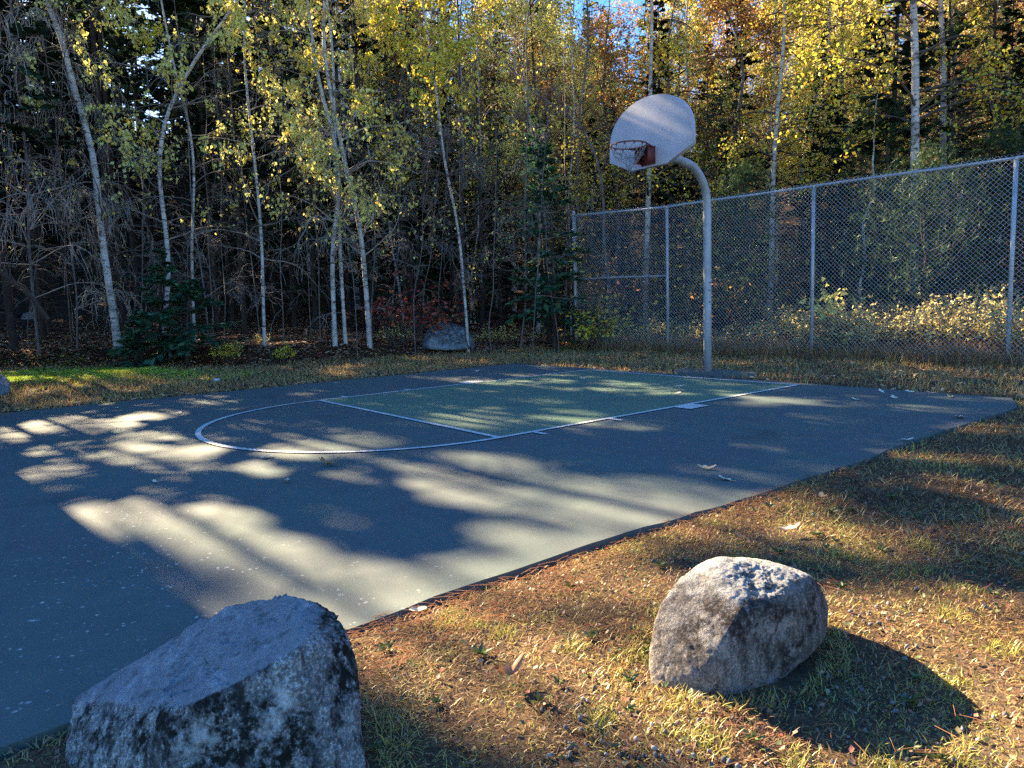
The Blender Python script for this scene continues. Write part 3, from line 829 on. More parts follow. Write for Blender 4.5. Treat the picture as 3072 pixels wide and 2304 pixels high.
base1 = [at(140, 1800, 1.70), at(300, 1950, 1.52), at(520, 1950, 1.48), at(790, 1780, 1.58), at(795, 1660, 1.68)]
for p in base1: p[2] = -.08
back1 = [np.array([4.30, -7.85, -.08]), np.array([4.55, -7.50, -.08]), np.array([4.80, -7.33, -.08])]
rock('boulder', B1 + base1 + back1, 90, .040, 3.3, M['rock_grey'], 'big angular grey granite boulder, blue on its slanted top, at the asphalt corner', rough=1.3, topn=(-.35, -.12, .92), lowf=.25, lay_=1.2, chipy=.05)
B2 = [at(1475, 1245, 2.13), at(1530, 1203, 2.15), at(1605, 1203, 2.22), at(1700, 1232, 2.27), at(1765, 1262, 2.25), at(1790, 1300, 2.20), at(1795, 1340, 2.17), at(1780, 1390, 2.13),
      at(1425, 1300, 2.08), at(1404, 1380, 2.03), at(1400, 1450, 2.00), at(1408, 1492, 1.98), at(1445, 1516, 1.96), at(1560, 1390, 1.90), at(1600, 1320, 1.94), at(1740, 1310, 2.06),
      at(1500, 1470, 1.91), at(1570, 1526, 1.91), at(1640, 1500, 1.98), at(1700, 1462, 2.06)]
back2 = [np.array([5.02, -6.38, 0.0]), np.array([5.05, -6.0, .03]), np.array([5.16, -5.88, .08]), np.array([5.0, -6.2, .12])]
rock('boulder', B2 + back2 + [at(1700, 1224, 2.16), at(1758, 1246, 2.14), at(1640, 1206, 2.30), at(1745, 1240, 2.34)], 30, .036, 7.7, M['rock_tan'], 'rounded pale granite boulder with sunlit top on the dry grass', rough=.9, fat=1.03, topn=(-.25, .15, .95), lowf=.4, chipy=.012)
pr_, dr = at_ground(968, 752)
def wpts(px, pys, deps): return [at(px, py, d) for py, d in zip(pys, deps)]
B3 = [at(905, 757, dr - .1), at(912, 725, dr), at(930, 700, dr + .1), at(958, 692, dr + .3), at(1000, 702, dr + .2), at(1026, 724, dr + .1), at(1030, 757, dr),
      at(918, 752, dr - .6), at(960, 760, dr - .7), at(1015, 757, dr - .5), at(930, 712, dr - .4), at(1005, 715, dr - .4), at(930, 757, dr + .9), at(1010, 757, dr + .9), at(970, 705, dr + .8)]
rock('boulder', B3, 16, .05, 2.2, M['rock_blue'], 'blue grey boulder at the edge of the shaded woods', geo=ICO4)
B4 = [at(-55, 858, 10.0), at(14, 862, 10.0), at(25, 840, 10.1), at(22, 820, 10.3), at(5, 806, 10.4), at(-40, 800, 10.3), at(-60, 830, 10.0), at(-50, 860, 10.8), at(18, 850, 10.8), at(0, 810, 10.8)]
rock('boulder', B4, 14, .04, 5.1, M['rock_blue'], 'small dark boulder on the mossy grass, cut by the left edge of the photo', geo=ICO4)
pq, dq = at_ground(62, 690)
dq = min(dq, 17)
B5 = [at(42, 690, dq), at(84, 690, dq), at(50, 676, dq), at(74, 672, dq), at(60, 692, dq - .3), at(60, 680, dq + .4), at(48, 690, dq + .4), at(80, 688, dq + .4)]
rock('rock', B5, 10, .04, 9.1, M['rock_blue'], 'pale bluish flat rock among leaves on the wooded bank', geo=ICO4, cat='rock')
for k, (px, py, s, lab) in enumerate(((468, 822, .085, 'small bluish white stone on the grass strip left of the court'), (117, 1134, .018, 'pale pebble alone on the dark asphalt in the large shadow'))):
    p, d_ = at_ground(px, py + 3)
    pts = [p + s * np.array([math.cos(a) * (1 + .2 * math.sin(k + a * 3)), math.sin(a) * .8, zz]) for a in np.linspace(0, 6, 7) for zz in (0, .7)]
    rock('stone', pts, 9, .05, 4.4 + k, M['line'] if k == 0 else M['rock_tan'], lab, geo=ICO2, cat='stone')

# ------------------------------------------------------------------ unseen shed added beyond the left end of the court to throw the straight shadow
shed = empty('shadow_shed', (-4.6, -8.30, 0), az)
tag(shed, 'unseen tall brown plank shed with a gabled roof, added to cast the straight shadow', 'shed')
SL, SW, SH = 5.0, 4.2, 5.3
g = G()
V, F = box_geo(-SL, 0, -SW, 0, -.3, SH); g.add(V, F)
g.add([(0, -SW, SH), (0, 0, SH), (0, -SW / 2, SH + 1.3)], [(0, 1, 2)]); g.add([(-SL, 0, SH), (-SL, -SW, SH), (-SL, -SW / 2, SH + 1.3)], [(0, 1, 2)])
g.build('wall', M['planks'], shed)
g = G()
for s in (-1, 1):
    y0 = -SW / 2; ye = -SW / 2 + s * (SW / 2 + .01)
    q = np.array([(.2, y0, SH + 1.33), (.2, ye, SH + .02), (-SL - .2, ye, SH + .02), (-SL - .2, y0, SH + 1.33)], float)
    g.add(np.concatenate([q, q + [0, 0, .08]]), [(0, 1, 2, 3), (7, 6, 5, 4), (0, 4, 5, 1), (1, 5, 6, 2), (2, 6, 7, 3), (3, 7, 4, 0)])
g.build('roof', M['shingle'], shed)
g = G(); V, F = box_geo(.003, .05, -SW / 2 - .55, -SW / 2 + .55, 0, 2.1); g.add(V, F)
dr_ = g.build('door', M['bark_grey'], shed)
g = G(); V, F = box_geo(.052, .09, -SW / 2 + .38, -SW / 2 + .44, 1.0, 1.12); g.add(V, F); g.build('handle', M['galv'], dr_)

# ------------------------------------------------------------------ trees along the front of the woods
def front_tree(name, label, cat, pts, w, bark, leafm, nleaf, ntw, twlen, hleaf=(2.2, 99), htw=(1.9, 99), extra=6.0, lean=None, dz=0.0, lsz=.075, droop=.5,
               tone=(.15, .9), dep=None, group=None, sides=9, tone_tw=.55, lean_out=0.0):
    """pts: trunk from base up as sighted; the tree carries on above by `extra` metres"""
    base, d = at_ground(*pts[0])
    if dep: d = dep; base = at(pts[0][0], pts[0][1], d)
    d0 = d
    W = [at(px, py, d0 + lean_out * k) for k, (px, py) in enumerate(pts)]
    tz = float(terrain(W[0][0], W[0][1]))
    b0 = W[0].copy(); b0[2] = min(tz, b0[2]) - .25
    dirn = norm(W[-1] - W[-2] if lean is None else np.array(lean, float))
    for k in range(1, 4): W.append(W[len(pts) - 1] + dirn * extra * k / 3 + np.array([0, 0, .12 * k * k]))
    W = np.array([b0] + W)
    s = np.concatenate([[0], np.cumsum(np.linalg.norm(np.diff(W, axis=0), axis=1))])
    t = np.linspace(0, s[-1], 40)
    P = np.column_stack([np.interp(t, s, W[:, c]) for c in range(3)])
    for _ in range(2): P[1:-1] = (P[:-2] + 2 * P[1:-1] + P[2:]) / 4
    P += np.column_stack([upnoise(40, 2, 5, 1, int(d * 97) % 991)[:, 0] - .5, upnoise(40, 2, 6, 1, int(d * 131) % 977)[:, 0] - .5, np.zeros(40)]) * min(.34, w * d / 1523 * 2.4)
    r0 = w * d / 1523 / 2 * .78
    rad = r0 * (1 - .72 * (t / t[-1]) ** 1.2); rad[0:3] *= [1.35, 1.15, 1.05]
    tree = empty(name, (P[1][0], P[1][1], tz)); O = np.array([P[1][0], P[1][1], tz])
    tag(tree, label, cat, group)
    g = G(); add_tubes(g, P - O, rad, sides)
    g.build('trunk', bark, tree, smooth=True)
    # limbs, twigs and leaves
    g = G()
    zr = P[:, 2] - tz
    ok = np.where((zr > htw[0]) & (zr < htw[1]))[0]
    if ntw and len(ok):
        i0 = ok[rng.integers(0, len(ok), ntw)]
        st = P[i0]; a = rng.random(ntw) * 2 * math.pi
        el = rng.uniform(-.1, .9, ntw)
        dr = np.column_stack([np.cos(a), np.sin(a), el])
        ln = twlen * rng.uniform(.45, 1.15, ntw) * np.clip(1.15 - .5 * zr[i0] / max(zr[-1], 1), .4, 1.1)
        B = walk(st, dr, ln, 9, droop * .35, .16, .05)
        rr = np.clip(np.minimum(rad[i0] * .45, .006 + ln * .007), .004, .04)
        add_tubes(g, B - O, rr[:, None] * np.linspace(1, .32, 10)[None], 4, tone_tw + rng.uniform(-.25, .25), 0)
        m2 = 6
        k2 = rng.integers(3, 10, (ntw, m2)); sec = B[np.arange(ntw)[:, None], k2].reshape(-1, 3)
        bd_ = (B[np.arange(ntw)[:, None], k2] - B[np.arange(ntw)[:, None], k2 - 1]).reshape(-1, 3)
        d2 = norm(bd_) + rng.normal(0, .55, bd_.shape)
        l2 = np.repeat(ln, m2) * rng.uniform(.25, .55, ntw * m2)
        B2 = walk(sec, d2, l2, 6, droop, .2)
        B2 = B2[~(sun_open(B2[:, 3], OPEN2) & (rng.random(len(B2)) < .6))]
        l2 = np.full(len(B2), np.median(l2))
        add_tubes(g, B2 - O, .0052 * np.linspace(1, .5, 7)[None], 3, tone_tw + .1, 0)
        m3 = 3
        k3 = rng.integers(2, 7, (len(B2), m3)); t3 = B2[np.arange(len(B2))[:, None], k3].reshape(-1, 3)
        d3 = norm((B2[np.arange(len(B2))[:, None], k3] - B2[np.arange(len(B2))[:, None], k3 - 1]).reshape(-1, 3)) + rng.normal(0, .6, (len(t3), 3))
        B3 = walk(t3, d3, np.repeat(l2, m3) * rng.uniform(.3, .6, len(t3)), 4, droop * 1.2, .2)
        B3 = B3[~(sun_open(B3[:, 2], OPEN2) & (rng.random(len(B3)) < .8))]
        add_tubes(g, B3 - O, .0034, 3, tone_tw + .1, 0)
        if nleaf:
            allp = np.concatenate([B2[:, 2:].reshape(-1, 3), B3[:, 1:].reshape(-1, 3)])
            hz = allp[:, 2] - tz
            wgt = ((hz > hleaf[0]) & (hz < hleaf[1])) * np.clip((hz - hleaf[0]) / 2.5, .04, 1)
            # leaves hang on in clumps
            cl = np.clip(np.sin(allp[:, 0] * 2.1 + d) * np.sin(allp[:, 1] * 2.6) * np.sin(allp[:, 2] * 2.3) * 2.2 + .55, .02, 1)
            wgt = wgt * cl
            if wgt.sum() > 0:
                c = allp[rng.choice(len(allp), nleaf, p=wgt / wgt.sum())] + rng.normal(0, .035, (nleaf, 3))
                keep = c[:, 2] > tz + .2
                keep &= ~(sun_open(c, OPEN2) & (c[:, 0] < 4) & (rng.random(len(c)) < .9))
                c = c[keep]; m = len(c)
                ax = np.column_stack([rng.normal(0, .55, m), rng.normal(0, .55, m), -np.abs(rng.normal(.9, .4, m))])
                L = lsz * rng.uniform(.5, 1.3, m)
                leaves(g, c - O, L, L * .78, ax, rng.uniform(tone[0], tone[1], m), 1)
        g.build('crown', [M['twig'], leafm], tree)
    return tree

FT = front_tree
FT('birch_tree', 'thick white birch leaning left over the leaf litter, leftmost of the big birches', 'birch tree',
   [(248, 757), (232, 650), (215, 540), (200, 430), (185, 330), (165, 250), (148, 205), (125, 110), (100, 0)], 20, M['birch'], M['leaf_pale'], 3200, 48, 2.1, lsz=.09, hleaf=(3.2, 99), htw=(1.0, 99), tone_tw=.75)
FT('birch_tree', 'white birch with a bend and a fork above, behind the young hemlock', 'birch tree',
   [(352, 745), (352, 590), (348, 540), (343, 450), (340, 380), (345, 320), (354, 270), (375, 225), (398, 190), (440, 120), (470, 70)], 13, M['birch'], M['leaf_pale'], 2600, 42, 1.9, hleaf=(2.6, 99), dep=15.6, lsz=.09)
FT('birch_tree', 'dark upper stem of a birch rising from the fork behind the bent one', 'birch tree',
   [(425, 700), (420, 560), (415, 430), (405, 260), (390, 160), (375, 90), (358, 0)], 8, M['birch'], M['leaf_yellow'], 1300, 34, 1.7, hleaf=(2.6, 99), dep=16.2, lsz=.08)
FT('birch_tree', 'slim straight birch standing alone left of the twin birches', 'birch tree',
   [(578, 712), (568, 640), (560, 560), (552, 440), (545, 300), (538, 180), (532, 60)], 9, M['birch'], M['leaf_pale'], 1900, 34, 1.8, hleaf=(2.6, 99), dep=16.0, lsz=.09)
FT('birch_tree', 'left stem of the close birch trio in the middle of the wood edge', 'birch tree',
   [(737, 752), (731, 650), (727, 540), (723, 430), (716, 300), (700, 150), (680, 0)], 13, M['birch'], M['leaf_pale'], 3600, 60, 2.0, lsz=.09, hleaf=(2.0, 99), tone_tw=.7)
FT('birch_tree', 'thin birch in the gap of the close birch trio', 'birch tree',
   [(755, 745), (745, 650), (738, 550), (733, 430), (728, 330), (722, 200), (715, 60)], 10, M['birch'], M['leaf_yellow'], 1300, 34, 1.8, hleaf=(2.4, 99))
FT('birch_tree', 'right stem of the close birch trio, grey above and white at its foot', 'birch tree',
   [(790, 748), (786, 650), (782, 560), (768, 470), (752, 400), (742, 320), (733, 240), (715, 130), (698, 20)], 14, M['birch'], M['leaf_pale'], 3600, 60, 2.0, lsz=.09, hleaf=(2.0, 99), tone_tw=.7)
FT('birch_tree', 'slender birch leaning left behind the red leaved bush', 'birch tree',
   [(866, 700), (858, 620), (848, 540), (836, 470), (818, 400)], 7, M['birch'], M['leaf_pale'], 300, 30, 1.5, hleaf=(2.6, 99), extra=4.5)
FT('birch_tree', 'leaning birch over the boulder whose crown of bright yellow leaves hangs lowest', 'birch tree',
   [(1008, 722), (1003, 640), (995, 540), (985, 450), (968, 360), (948, 270), (935, 180), (922, 80), (915, 0)], 8, M['birch'], M['leaf_yellow'], 4600, 75, 2.2, hleaf=(4.6, 99), lsz=.095, dep=16.6, tone=(.25, .75))
FT('birch_tree', 'thin white birch stem right behind the wood edge boulder', 'birch tree',
   [(1022, 700), (1018, 620), (1010, 540), (1002, 440), (1002, 340), (1000, 260)], 6, M['birch'], M['leaf_yellow'], 700, 30, 1.6, hleaf=(3.4, 99), extra=5)
FT('birch_tree', 'pale thin stem leaning right beside the wood edge boulder', 'birch tree',
   [(1012, 700), (1022, 600), (1032, 500), (1040, 400), (1040, 300), (1036, 200)], 6, M['birch'], M['leaf_yellow'], 900, 40, 1.7, hleaf=(3.4, 99), extra=5, lsz=.08)
FT('grey_sapling', 'mottled grey sapling halfway between the boulder and the fence corner', 'sapling',
   [(1130, 720), (1129, 620), (1130, 540), (1128, 430), (1132, 330), (1136, 200)], 6, M['bark_grey'], M['leaf_yellow'], 900, 42, 1.7, hleaf=(3.6, 99), extra=5, dep=17)
FT('grey_tree', 'dark leaning tree whose trunk bends left above the fence corner', 'tree',
   [(1320, 700), (1316, 560), (1311, 450), (1302, 390), (1290, 345), (1268, 295), (1240, 255), (1205, 225), (1150, 190)], 10, M['bark_grey'], M['leaf_yellow'], 1300, 50, 2.0, hleaf=(3.6, 99), extra=3, dep=18, lsz=.068)
FT('grey_tree', 'brown trunked tree behind the backboard with scattered yellow leaves', 'tree',
   [(1262, 700), (1258, 560), (1255, 420), (1256, 250), (1262, 100), (1264, 0)], 9, M['bark_grey'], M['leaf_yellow'], 2200, 60, 2.1, hleaf=(3.4, 99), extra=4, dep=20, lsz=.07)
FT('birch_tree', 'bare birch at the left edge with masses of drooping pale twigs', 'birch tree',
   [(78, 742), (70, 600), (58, 460), (48, 320), (40, 180), (30, 60)], 8, M['bark_grey'], M['leaf_pale'], 260, 95, 2.4, hleaf=(.8, 99), htw=(.9, 99), tone_tw=1.0, droop=.95, dep=15.2)
FT('grey_sapling', 'sapling with pale drooping twigs close left of the leftmost big birch', 'sapling',
   [(165, 748), (160, 640), (150, 520), (138, 400), (120, 280)], 5, M['bark_grey'], M['leaf_pale'], 120, 60, 1.7, hleaf=(.8, 99), htw=(.7, 99), tone_tw=1.0, droop=.9, dep=15.6, extra=3)
# bare saplings scattered through the front of the woods
sap = [(28, 700, 12, 300, 7), (60, 720, 118, 330, 4), (300, 720, 318, 240, 5), (410, 665, 436, 540, 4), (455, 640, 446, 400, 5), (440, 660, 400, 240, 6),
       (486, 700, 470, 280, 4), (610, 730, 606, 420, 4), (668, 715, 655, 350, 4), (688, 735, 678, 430, 5), 
       (770, 735, 752, 540, 4), (800, 700, 806, 500, 4), (895, 700, 905, 560, 4), (912, 705, 930, 560, 4), (948, 695, 955, 540, 4), (1060, 715, 1068, 480, 5), 
       (1150, 720, 1168, 520, 4), (1205, 715, 1180, 500, 4), (1222, 690, 1224, 380, 5), (150, 735, 140, 420, 5), (560, 725, 512, 330, 4), (840, 712, 868, 420, 4)]
for k, (xb, yb, xt, yt, w_) in enumerate(sap):
    FT('bare_sapling', 'thin bare grey sapling among others in the dark front of the woods', 'sapling', [(xb, yb), ((xb + xt) / 2 + random.uniform(-5, 5), (yb + yt) / 2), (xt, yt)], w_ * .8,
       M['bark_grey'], M['leaf_pale'], 60 if k % 3 == 0 else 0, 13, 1.2, hleaf=(1.5, 99), htw=(.8, 99), extra=2.2, dep=random.uniform(15.2, 19), group='bare saplings in the front of the woods', sides=5, droop=.35, tone_tw=.6)

# fallen branch on the left bank
g = G()
P = np.array([at(-60, 545, 13.4), at(0, 588, 13.5), at(40, 618, 13.6), at(70, 645, 13.7), at(105, 690, 13.8)])
add_tubes(g, P, np.linspace(.05, .035, 5)[None], 7, .3)
B = walk(np.repeat(P[1:4], 5, 0), rng.normal(0, 1, (15, 3)) + [0, 0, .6], rng.uniform(.4, 1.1, 15), 5, .3, .2); add_tubes(g, B, .007, 4, .6)
tag(g.build('fallen_tree', M['twig']), 'broken grey trunk slanting down to the leaf litter on the left bank', 'fallen trunk')

# ------------------------------------------------------------------ conifers
def conifer(H, z0, Lmax, nb, nsp, r0, seed, origin=None, carve=False, dead=18, slen=.36, sw=.085, shape=.75, zfull=0):
    """trunk geometry and crown geometry of a spruce or fir"""
    r = np.random.default_rng(seed)
    gt = G(); k = 14
    P = np.column_stack([.12 * np.sin(np.linspace(0, 2.5, k) + seed), .12 * np.cos(np.linspace(0, 2.1, k) + seed) - .1, np.linspace(-.3, H, k)])
    add_tubes(gt, P, r0 * np.linspace(1.15, .12, k)[None], 7)
    gc = G()
    f = r.random(nb) ** .9
    z = z0 + (H - z0) * f
    L = Lmax * np.clip((1 - f), .03, 1) ** shape * r.uniform(.65, 1.15, nb)
    a = r.random(nb) * 2 * math.pi
    st = np.column_stack([np.interp(z, P[:, 2], P[:, 0]), np.interp(z, P[:, 2], P[:, 1]), z])
    d = np.column_stack([np.cos(a), np.sin(a), r.uniform(-.35, .25, nb) + .5 * f])
    dn = norm(d); kk = 7
    s = np.linspace(0, 1, kk)
    B = st[:, None] + dn[:, None] * (L[:, None] * s)[:, :, None]
    B[:, :, 2] -= (.16 * L[:, None] * s ** 2)
    if carve:
        kb = ~(sun_open(B[:, 3] + origin) & sun_open(B[:, 5] + origin))
    else: kb = np.ones(nb, bool)
    add_tubes(gc, B[kb], np.clip(.008 + .006 * L[kb], .006, .03)[:, None] * np.linspace(1, .3, kk)[None], 3, .2, 1)
    if dead:
        zd = r.uniform(.6, max(z0 + 1.5, 1.5), dead); ad = r.random(dead) * 6.283
        sd = np.column_stack([np.zeros(dead), np.zeros(dead), zd])
        D = walk(sd, np.column_stack([np.cos(ad), np.sin(ad), r.uniform(-.3, .2, dead)]), r.uniform(.6, 1.9, dead), 6, .25, .12)
        add_tubes(gc, D, .009 * np.linspace(1, .35, 7)[None], 3, .55, 1)
        D2 = walk(D[:, 2:6].reshape(-1, 3), r.normal(0, 1, (dead * 4, 3)) * [1, 1, .4], r.uniform(.2, .6, dead * 4), 4, .2, .15)
        add_tubes(gc, D2, .004, 3, .6, 1)
    bi = np.repeat(np.arange(nb), nsp); n = len(bi)
    t = r.uniform(.12, 1, n) ** .8
    idx = t * (kk - 1); i0 = np.minimum(idx.astype(int), kk - 2); fr = (idx - i0)[:, None]
    c = B[bi, i0] * (1 - fr) + B[bi, i0 + 1] * fr
    side = np.where(r.random(n) < .5, -1, 1)
    axd = dn[bi]; lat = np.column_stack([-axd[:, 1], axd[:, 0], np.zeros(n)]) * side[:, None]
    ax = axd * r.uniform(.3, 1.0, n)[:, None] + lat * r.uniform(.2, 1.0, n)[:, None] + np.column_stack([np.zeros(n), np.zeros(n), r.uniform(-.45, .12, n)])
    Ls = slen * (1.15 - .5 * t) * r.uniform(.6, 1.3, n) * np.clip(L[bi] / Lmax + .35, .4, 1.2)
    tone = np.clip(.35 * t + r.normal(.25, .18, n), 0, 1)
    if carve:
        an = norm(ax) * Ls[:, None]
        keep = ~(sun_open(c + an * .08 + origin) | sun_open(c + an * .5 + origin) | sun_open(c + an * .92 + origin))
        c, ax, Ls, tone = c[keep], ax[keep], Ls[keep], tone[keep]
    ax = norm(ax); nrm = norm(np.array([0, 0, 1.0]) + r.normal(0, .35, ax.shape)); b = norm(np.cross(ax, nrm))
    Wd = sw * r.uniform(.7, 1.4, len(c))[:, None]
    V = np.stack([c, c + ax * Ls[:, None] * .45 + b * Wd, c + ax * Ls[:, None], c + ax * Ls[:, None] * .45 - b * Wd], 1).reshape(-1, 3)
    i = np.arange(len(c))[:, None] * 4
    gc.add(V, i + np.array([0, 1, 2, 3]), np.repeat(tone, 4), 0)
    return gt, gc

def put_conifer(name, label, group, x, y, spec, seed, carve=True, needle='needle_dark'):
    z = float(terrain(x, y)); o = np.array([x, y, z])
    t = empty(name, o); tag(t, label, 'conifer', group)
    gt, gc = conifer(seed=seed, origin=o, carve=carve, **spec)
    gt.build('trunk', M['bark_dark'], t, smooth=True)
    gc.build('crown', [M[needle], M['twig']], t)
    return t
lab_c = 'tall dark conifer standing close among others in the shaded woods'
k = 0
rc = np.random.default_rng(21)
extra_mid = [(-11.8, 4.6), (-13.2, 6.2), (-10.6, 6.6), (-15.5, 4.8), (-17.5, 6.5), (-14.5, 8.2), (-19.8, 5.5), (-22, 8)]
for row, (x0, dz0) in enumerate(((-13.6, 1.3), (-16.2, .8), (-18.8, .6), (-21.6, .5))):
    for y in np.arange(-13.5, 4.2, 2.35):
        x = x0 + rc.uniform(-.8, .8) - (.6 if y > 1 else 0) - max(0, -6 - y) * .0; yy = y + rc.uniform(-.7, .7) + row * .55
        put_conifer('conifer_tree', lab_c, 'tall conifers in the shaded woods', x, yy,
                    dict(H=rc.uniform(14.5, 19), z0=dz0, Lmax=rc.uniform(1.9, 2.6), nb=150, nsp=30, r0=.075, sw=.095, slen=.40, dead=7), 100 + k)
        k += 1
for x, y in extra_mid:
    put_conifer('conifer_tree', lab_c, 'tall conifers in the shaded woods', x, y, dict(H=rc.uniform(9, 13), z0=.5, Lmax=2.2, nb=130, nsp=28, r0=.085, dead=6), 180 + k); k += 1
# farther conifers share a few meshes
protos = []
for q in range(3):
    t = put_conifer('conifer_tree', 'dark conifer deep in the woods behind the first trees', 'conifers deep in the woods', -29 - 4 * q, 13 + 5.5 * q, dict(H=17 + q, z0=.4, Lmax=2.8, nb=150, nsp=22, r0=.14, dead=0, slen=.5, sw=.12), 300 + q, carve=False)
    protos.append(t)
sparse = []
for q in range(3):
    sparse.append(put_conifer('conifer_tree', 'dark conifer deep in the woods behind the first trees', 'conifers deep in the woods', -33 - 5 * q, 30 + 3.0 * q, dict(H=15 + q, z0=.4, Lmax=2.6, nb=110, nsp=11, r0=.12, dead=0, slen=.42, sw=.10), 320 + q, carve=False))
spots = []
def free(x, y, dmin, lst):
    return all((x - a) ** 2 + (y - b) ** 2 > dmin * dmin for a, b in lst)
tries = 0
while len(spots) < 84 and tries < 6000:
    tries += 1
    x = rc.uniform(-56, -24.5); y = rc.uniform(-20, 30)
    if free(x, y, 2.7, spots): spots.append((x, y))
for q, (x, y) in enumerate(spots):
    if y < 5.5 and x > -34:      # those the sun comes over keep their own gaps
        put_conifer('conifer_tree', 'dark conifer deep in the woods behind the first trees', 'conifers deep in the woods', x, y,
                    dict(H=rc.uniform(15, 20), z0=.3, Lmax=3.0, nb=120, nsp=20, r0=.07, dead=0, slen=.6, sw=.15), 700 + q)
        continue
    copy_tree((protos if y < 5.5 else sparse)[q % 3], (x, y, float(terrain(x, y)) - .1), rc.uniform(0, 6.28), rc.uniform(.8, 1.25) if y < 5.5 else rc.uniform(.6, .95))
deep = 0
while deep < 60:
    dd = rc.uniform(34, 62); rr = rc.uniform(-.72, .22) * dd
    x, y = CAM[0] + CF[0] / .994 * dd + CR[0] * rr, CAM[1] + CF[1] / .994 * dd + CR[1] * rr
    if x > -24 or not free(x, y, 2.2, spots): continue
    spots.append((x, y)); deep += 1
    if y < 3 and x > -38: continue
    copy_tree((protos if y < 3 else sparse)[deep % 3], (x, y, float(terrain(x, y)) - .1), rc.uniform(0, 6.28), rc.uniform(.95, 1.25) if y > 3 else rc.uniform(.9, 1.1))
# dark conifers between the deciduous trees behind the fence
sp2 = [(-7.2, 8.3), (-4.6, 7.6), (-2.4, 8.8), (-.6, 8.0), (1.4, 9.0), (3.0, 8.2), (-3.4, 10.2), (.6, 11.0), (-6.0, 10.4), (4.2, 10.5), (-1.2, 12.3), (2.4, 12.8), (-8.6, 7.0), (-9.8, 9.0), (-13.2, 10.2), (-12.0, 11.5), (-15.5, 6.5), (-16.5, 10.0), (-8.3, 12.0), (-5.2, 15.5), (-19.5, 7.5), (-20, 12), (-10.5, 15), (-15, 15.5)]
for q, (x, y) in enumerate(sp2):
    c_ = copy_tree(protos[q % 3], (x, y, float(terrain(x, y)) - .1), rc.uniform(0, 6.28), rc.uniform(.30, .60), 'short dark conifer between the yellow trees behind the fence')
    c_['group'] = 'dark conifers behind the fence'

# young hemlock and low evergreens at the front
def small_ever(name, label, px, py, dep, H, Lm, seed, needle='needle_green', nb=55, nsp=26, sl=.26, sw=.05, z0=.15, shape=.7, group=None):
    p = at(px, py, dep); x, y = p[0], p[1]
    z = float(terrain(x, y)); t = empty(name, (x, y, z)); tag(t, label, 'evergreen', group)
    gt, gc = conifer(H, z0, Lm, nb, nsp, .03 + H * .006, seed, dead=0, slen=sl, sw=sw, shape=shape)
    gt.build('trunk', M['bark_dark'], t, smooth=True); gc.build('crown', [M[needle], M['twig']], t)
    return t
M['hemlock'] = leafmat('hemlock_needle', [(0, (.025, .08, .05)), (.6, (.06, .17, .09)), (1, (.14, .28, .10))], .2, .05)
small_ever('hemlock_sapling', 'young green hemlock spreading flat boughs between the left birches', 425, 745, 14.6, 1.75, 1.25, 41, 'hemlock', nb=46)
small_ever('hemlock_sapling', 'small hemlock right against the foot of the bent birch', 358, 745, 14.9, 2.3, .75, 42, 'hemlock', nb=50)
small_ever('hemlock_sapling', 'low hemlock bough close to the right of the leftmost birch', 300, 750, 14.7, 1.0, .8, 43, 'hemlock', nb=26)
small_ever('hemlock_sapling', 'soft green hemlock hugging the left side of the fence corner', 1195, 730, 16.6, 4.6, 1.3, 44, 'hemlock', nb=70)
small_ever('hemlock_sapling', 'small blue green fir just left of the fence end post', 1180, 560, 18.5, 5.8, 1.5, 45, 'hemlock', nb=80, z0=1.0)

def pine(name, label, x, y, H, Lm, seed, nb=70, z0=.8, tufts=17, needle='needle_green', shape=.55):
    r = np.random.default_rng(seed); z = float(terrain(x, y)); t = empty(name, (x, y, z)); tag(t, label, 'pine tree')
    gt = G(); P = np.column_stack([.1 * np.sin(np.linspace(0, 3, 10)), .1 * np.cos(np.linspace(0, 3, 10)), np.linspace(-.3, H, 10)])
    add_tubes(gt, P, (.04 + .008 * H) * np.linspace(1.1, .15, 10)[None], 7); gt.build('trunk', M['bark_dark'], t, smooth=True)
    gc = G(); f = (np.arange(nb) // 5 * 5 + r.uniform(0, 1.2, nb)) / nb; zz = z0 + (H - z0) * np.clip(f, 0, .98); a = r.random(nb) * 6.283
    L = Lm * np.clip(1 - f, .06, 1) ** shape * r.uniform(.7, 1.15, nb)
    B = walk(np.column_stack([np.zeros(nb), np.zeros(nb), zz]), np.column_stack([np.cos(a), np.sin(a), r.uniform(.0, .35, nb)]), L, 6, -.25, .09)
    add_tubes(gc, B, (.006 + .006 * L)[:, None] * np.linspace(1, .35, 7)[None], 4, .35, 1)
    c = B[:, 1:].reshape(-1, 3); c = np.repeat(c, 3, 0) + r.normal(0, .14, (len(c) * 3, 3)) * [1, 1, .6]
    n = len(c); c = np.repeat(c, tufts, 0); m = len(c)
    ax = norm(r.normal(0, 1, (m, 3)) + [0, 0, .5]); Ls = r.uniform(.07, .13, m)
    b = norm(np.cross(ax, r.normal(0, 1, (m, 3)))); wd = .0042
    V = np.stack([c - b * wd, c + b * wd, c + ax * Ls[:, None]], 1).reshape(-1, 3)
    gc.add(V, np.arange(m)[:, None] * 3 + np.array([0, 1, 2]), np.repeat(np.clip(np.repeat(r.normal(.45, .2, n), tufts) + r.normal(0, .12, m), 0, 1), 3), 0)
    gc.build('crown', [M[needle], M['twig']], t)
    return t
pine('pine_tree', 'soft green white pine showing above the fence right of the pole', *at(1905, 640, 15.0)[:2], 4.9, 2.0, 61, nb=80)
pine('pine_tree', 'low spreading pine half hidden by the fence wire right of the second post', *at(1985, 640, 12.8)[:2], 3.4, 1.9, 62, nb=75, z0=.5)
pine('pine_tree', 'green pine rising to the top right corner beside yellow leaves', *at(2120, 640, 16.5)[:2], 8.6, 2.3, 63, nb=110, z0=1.5)
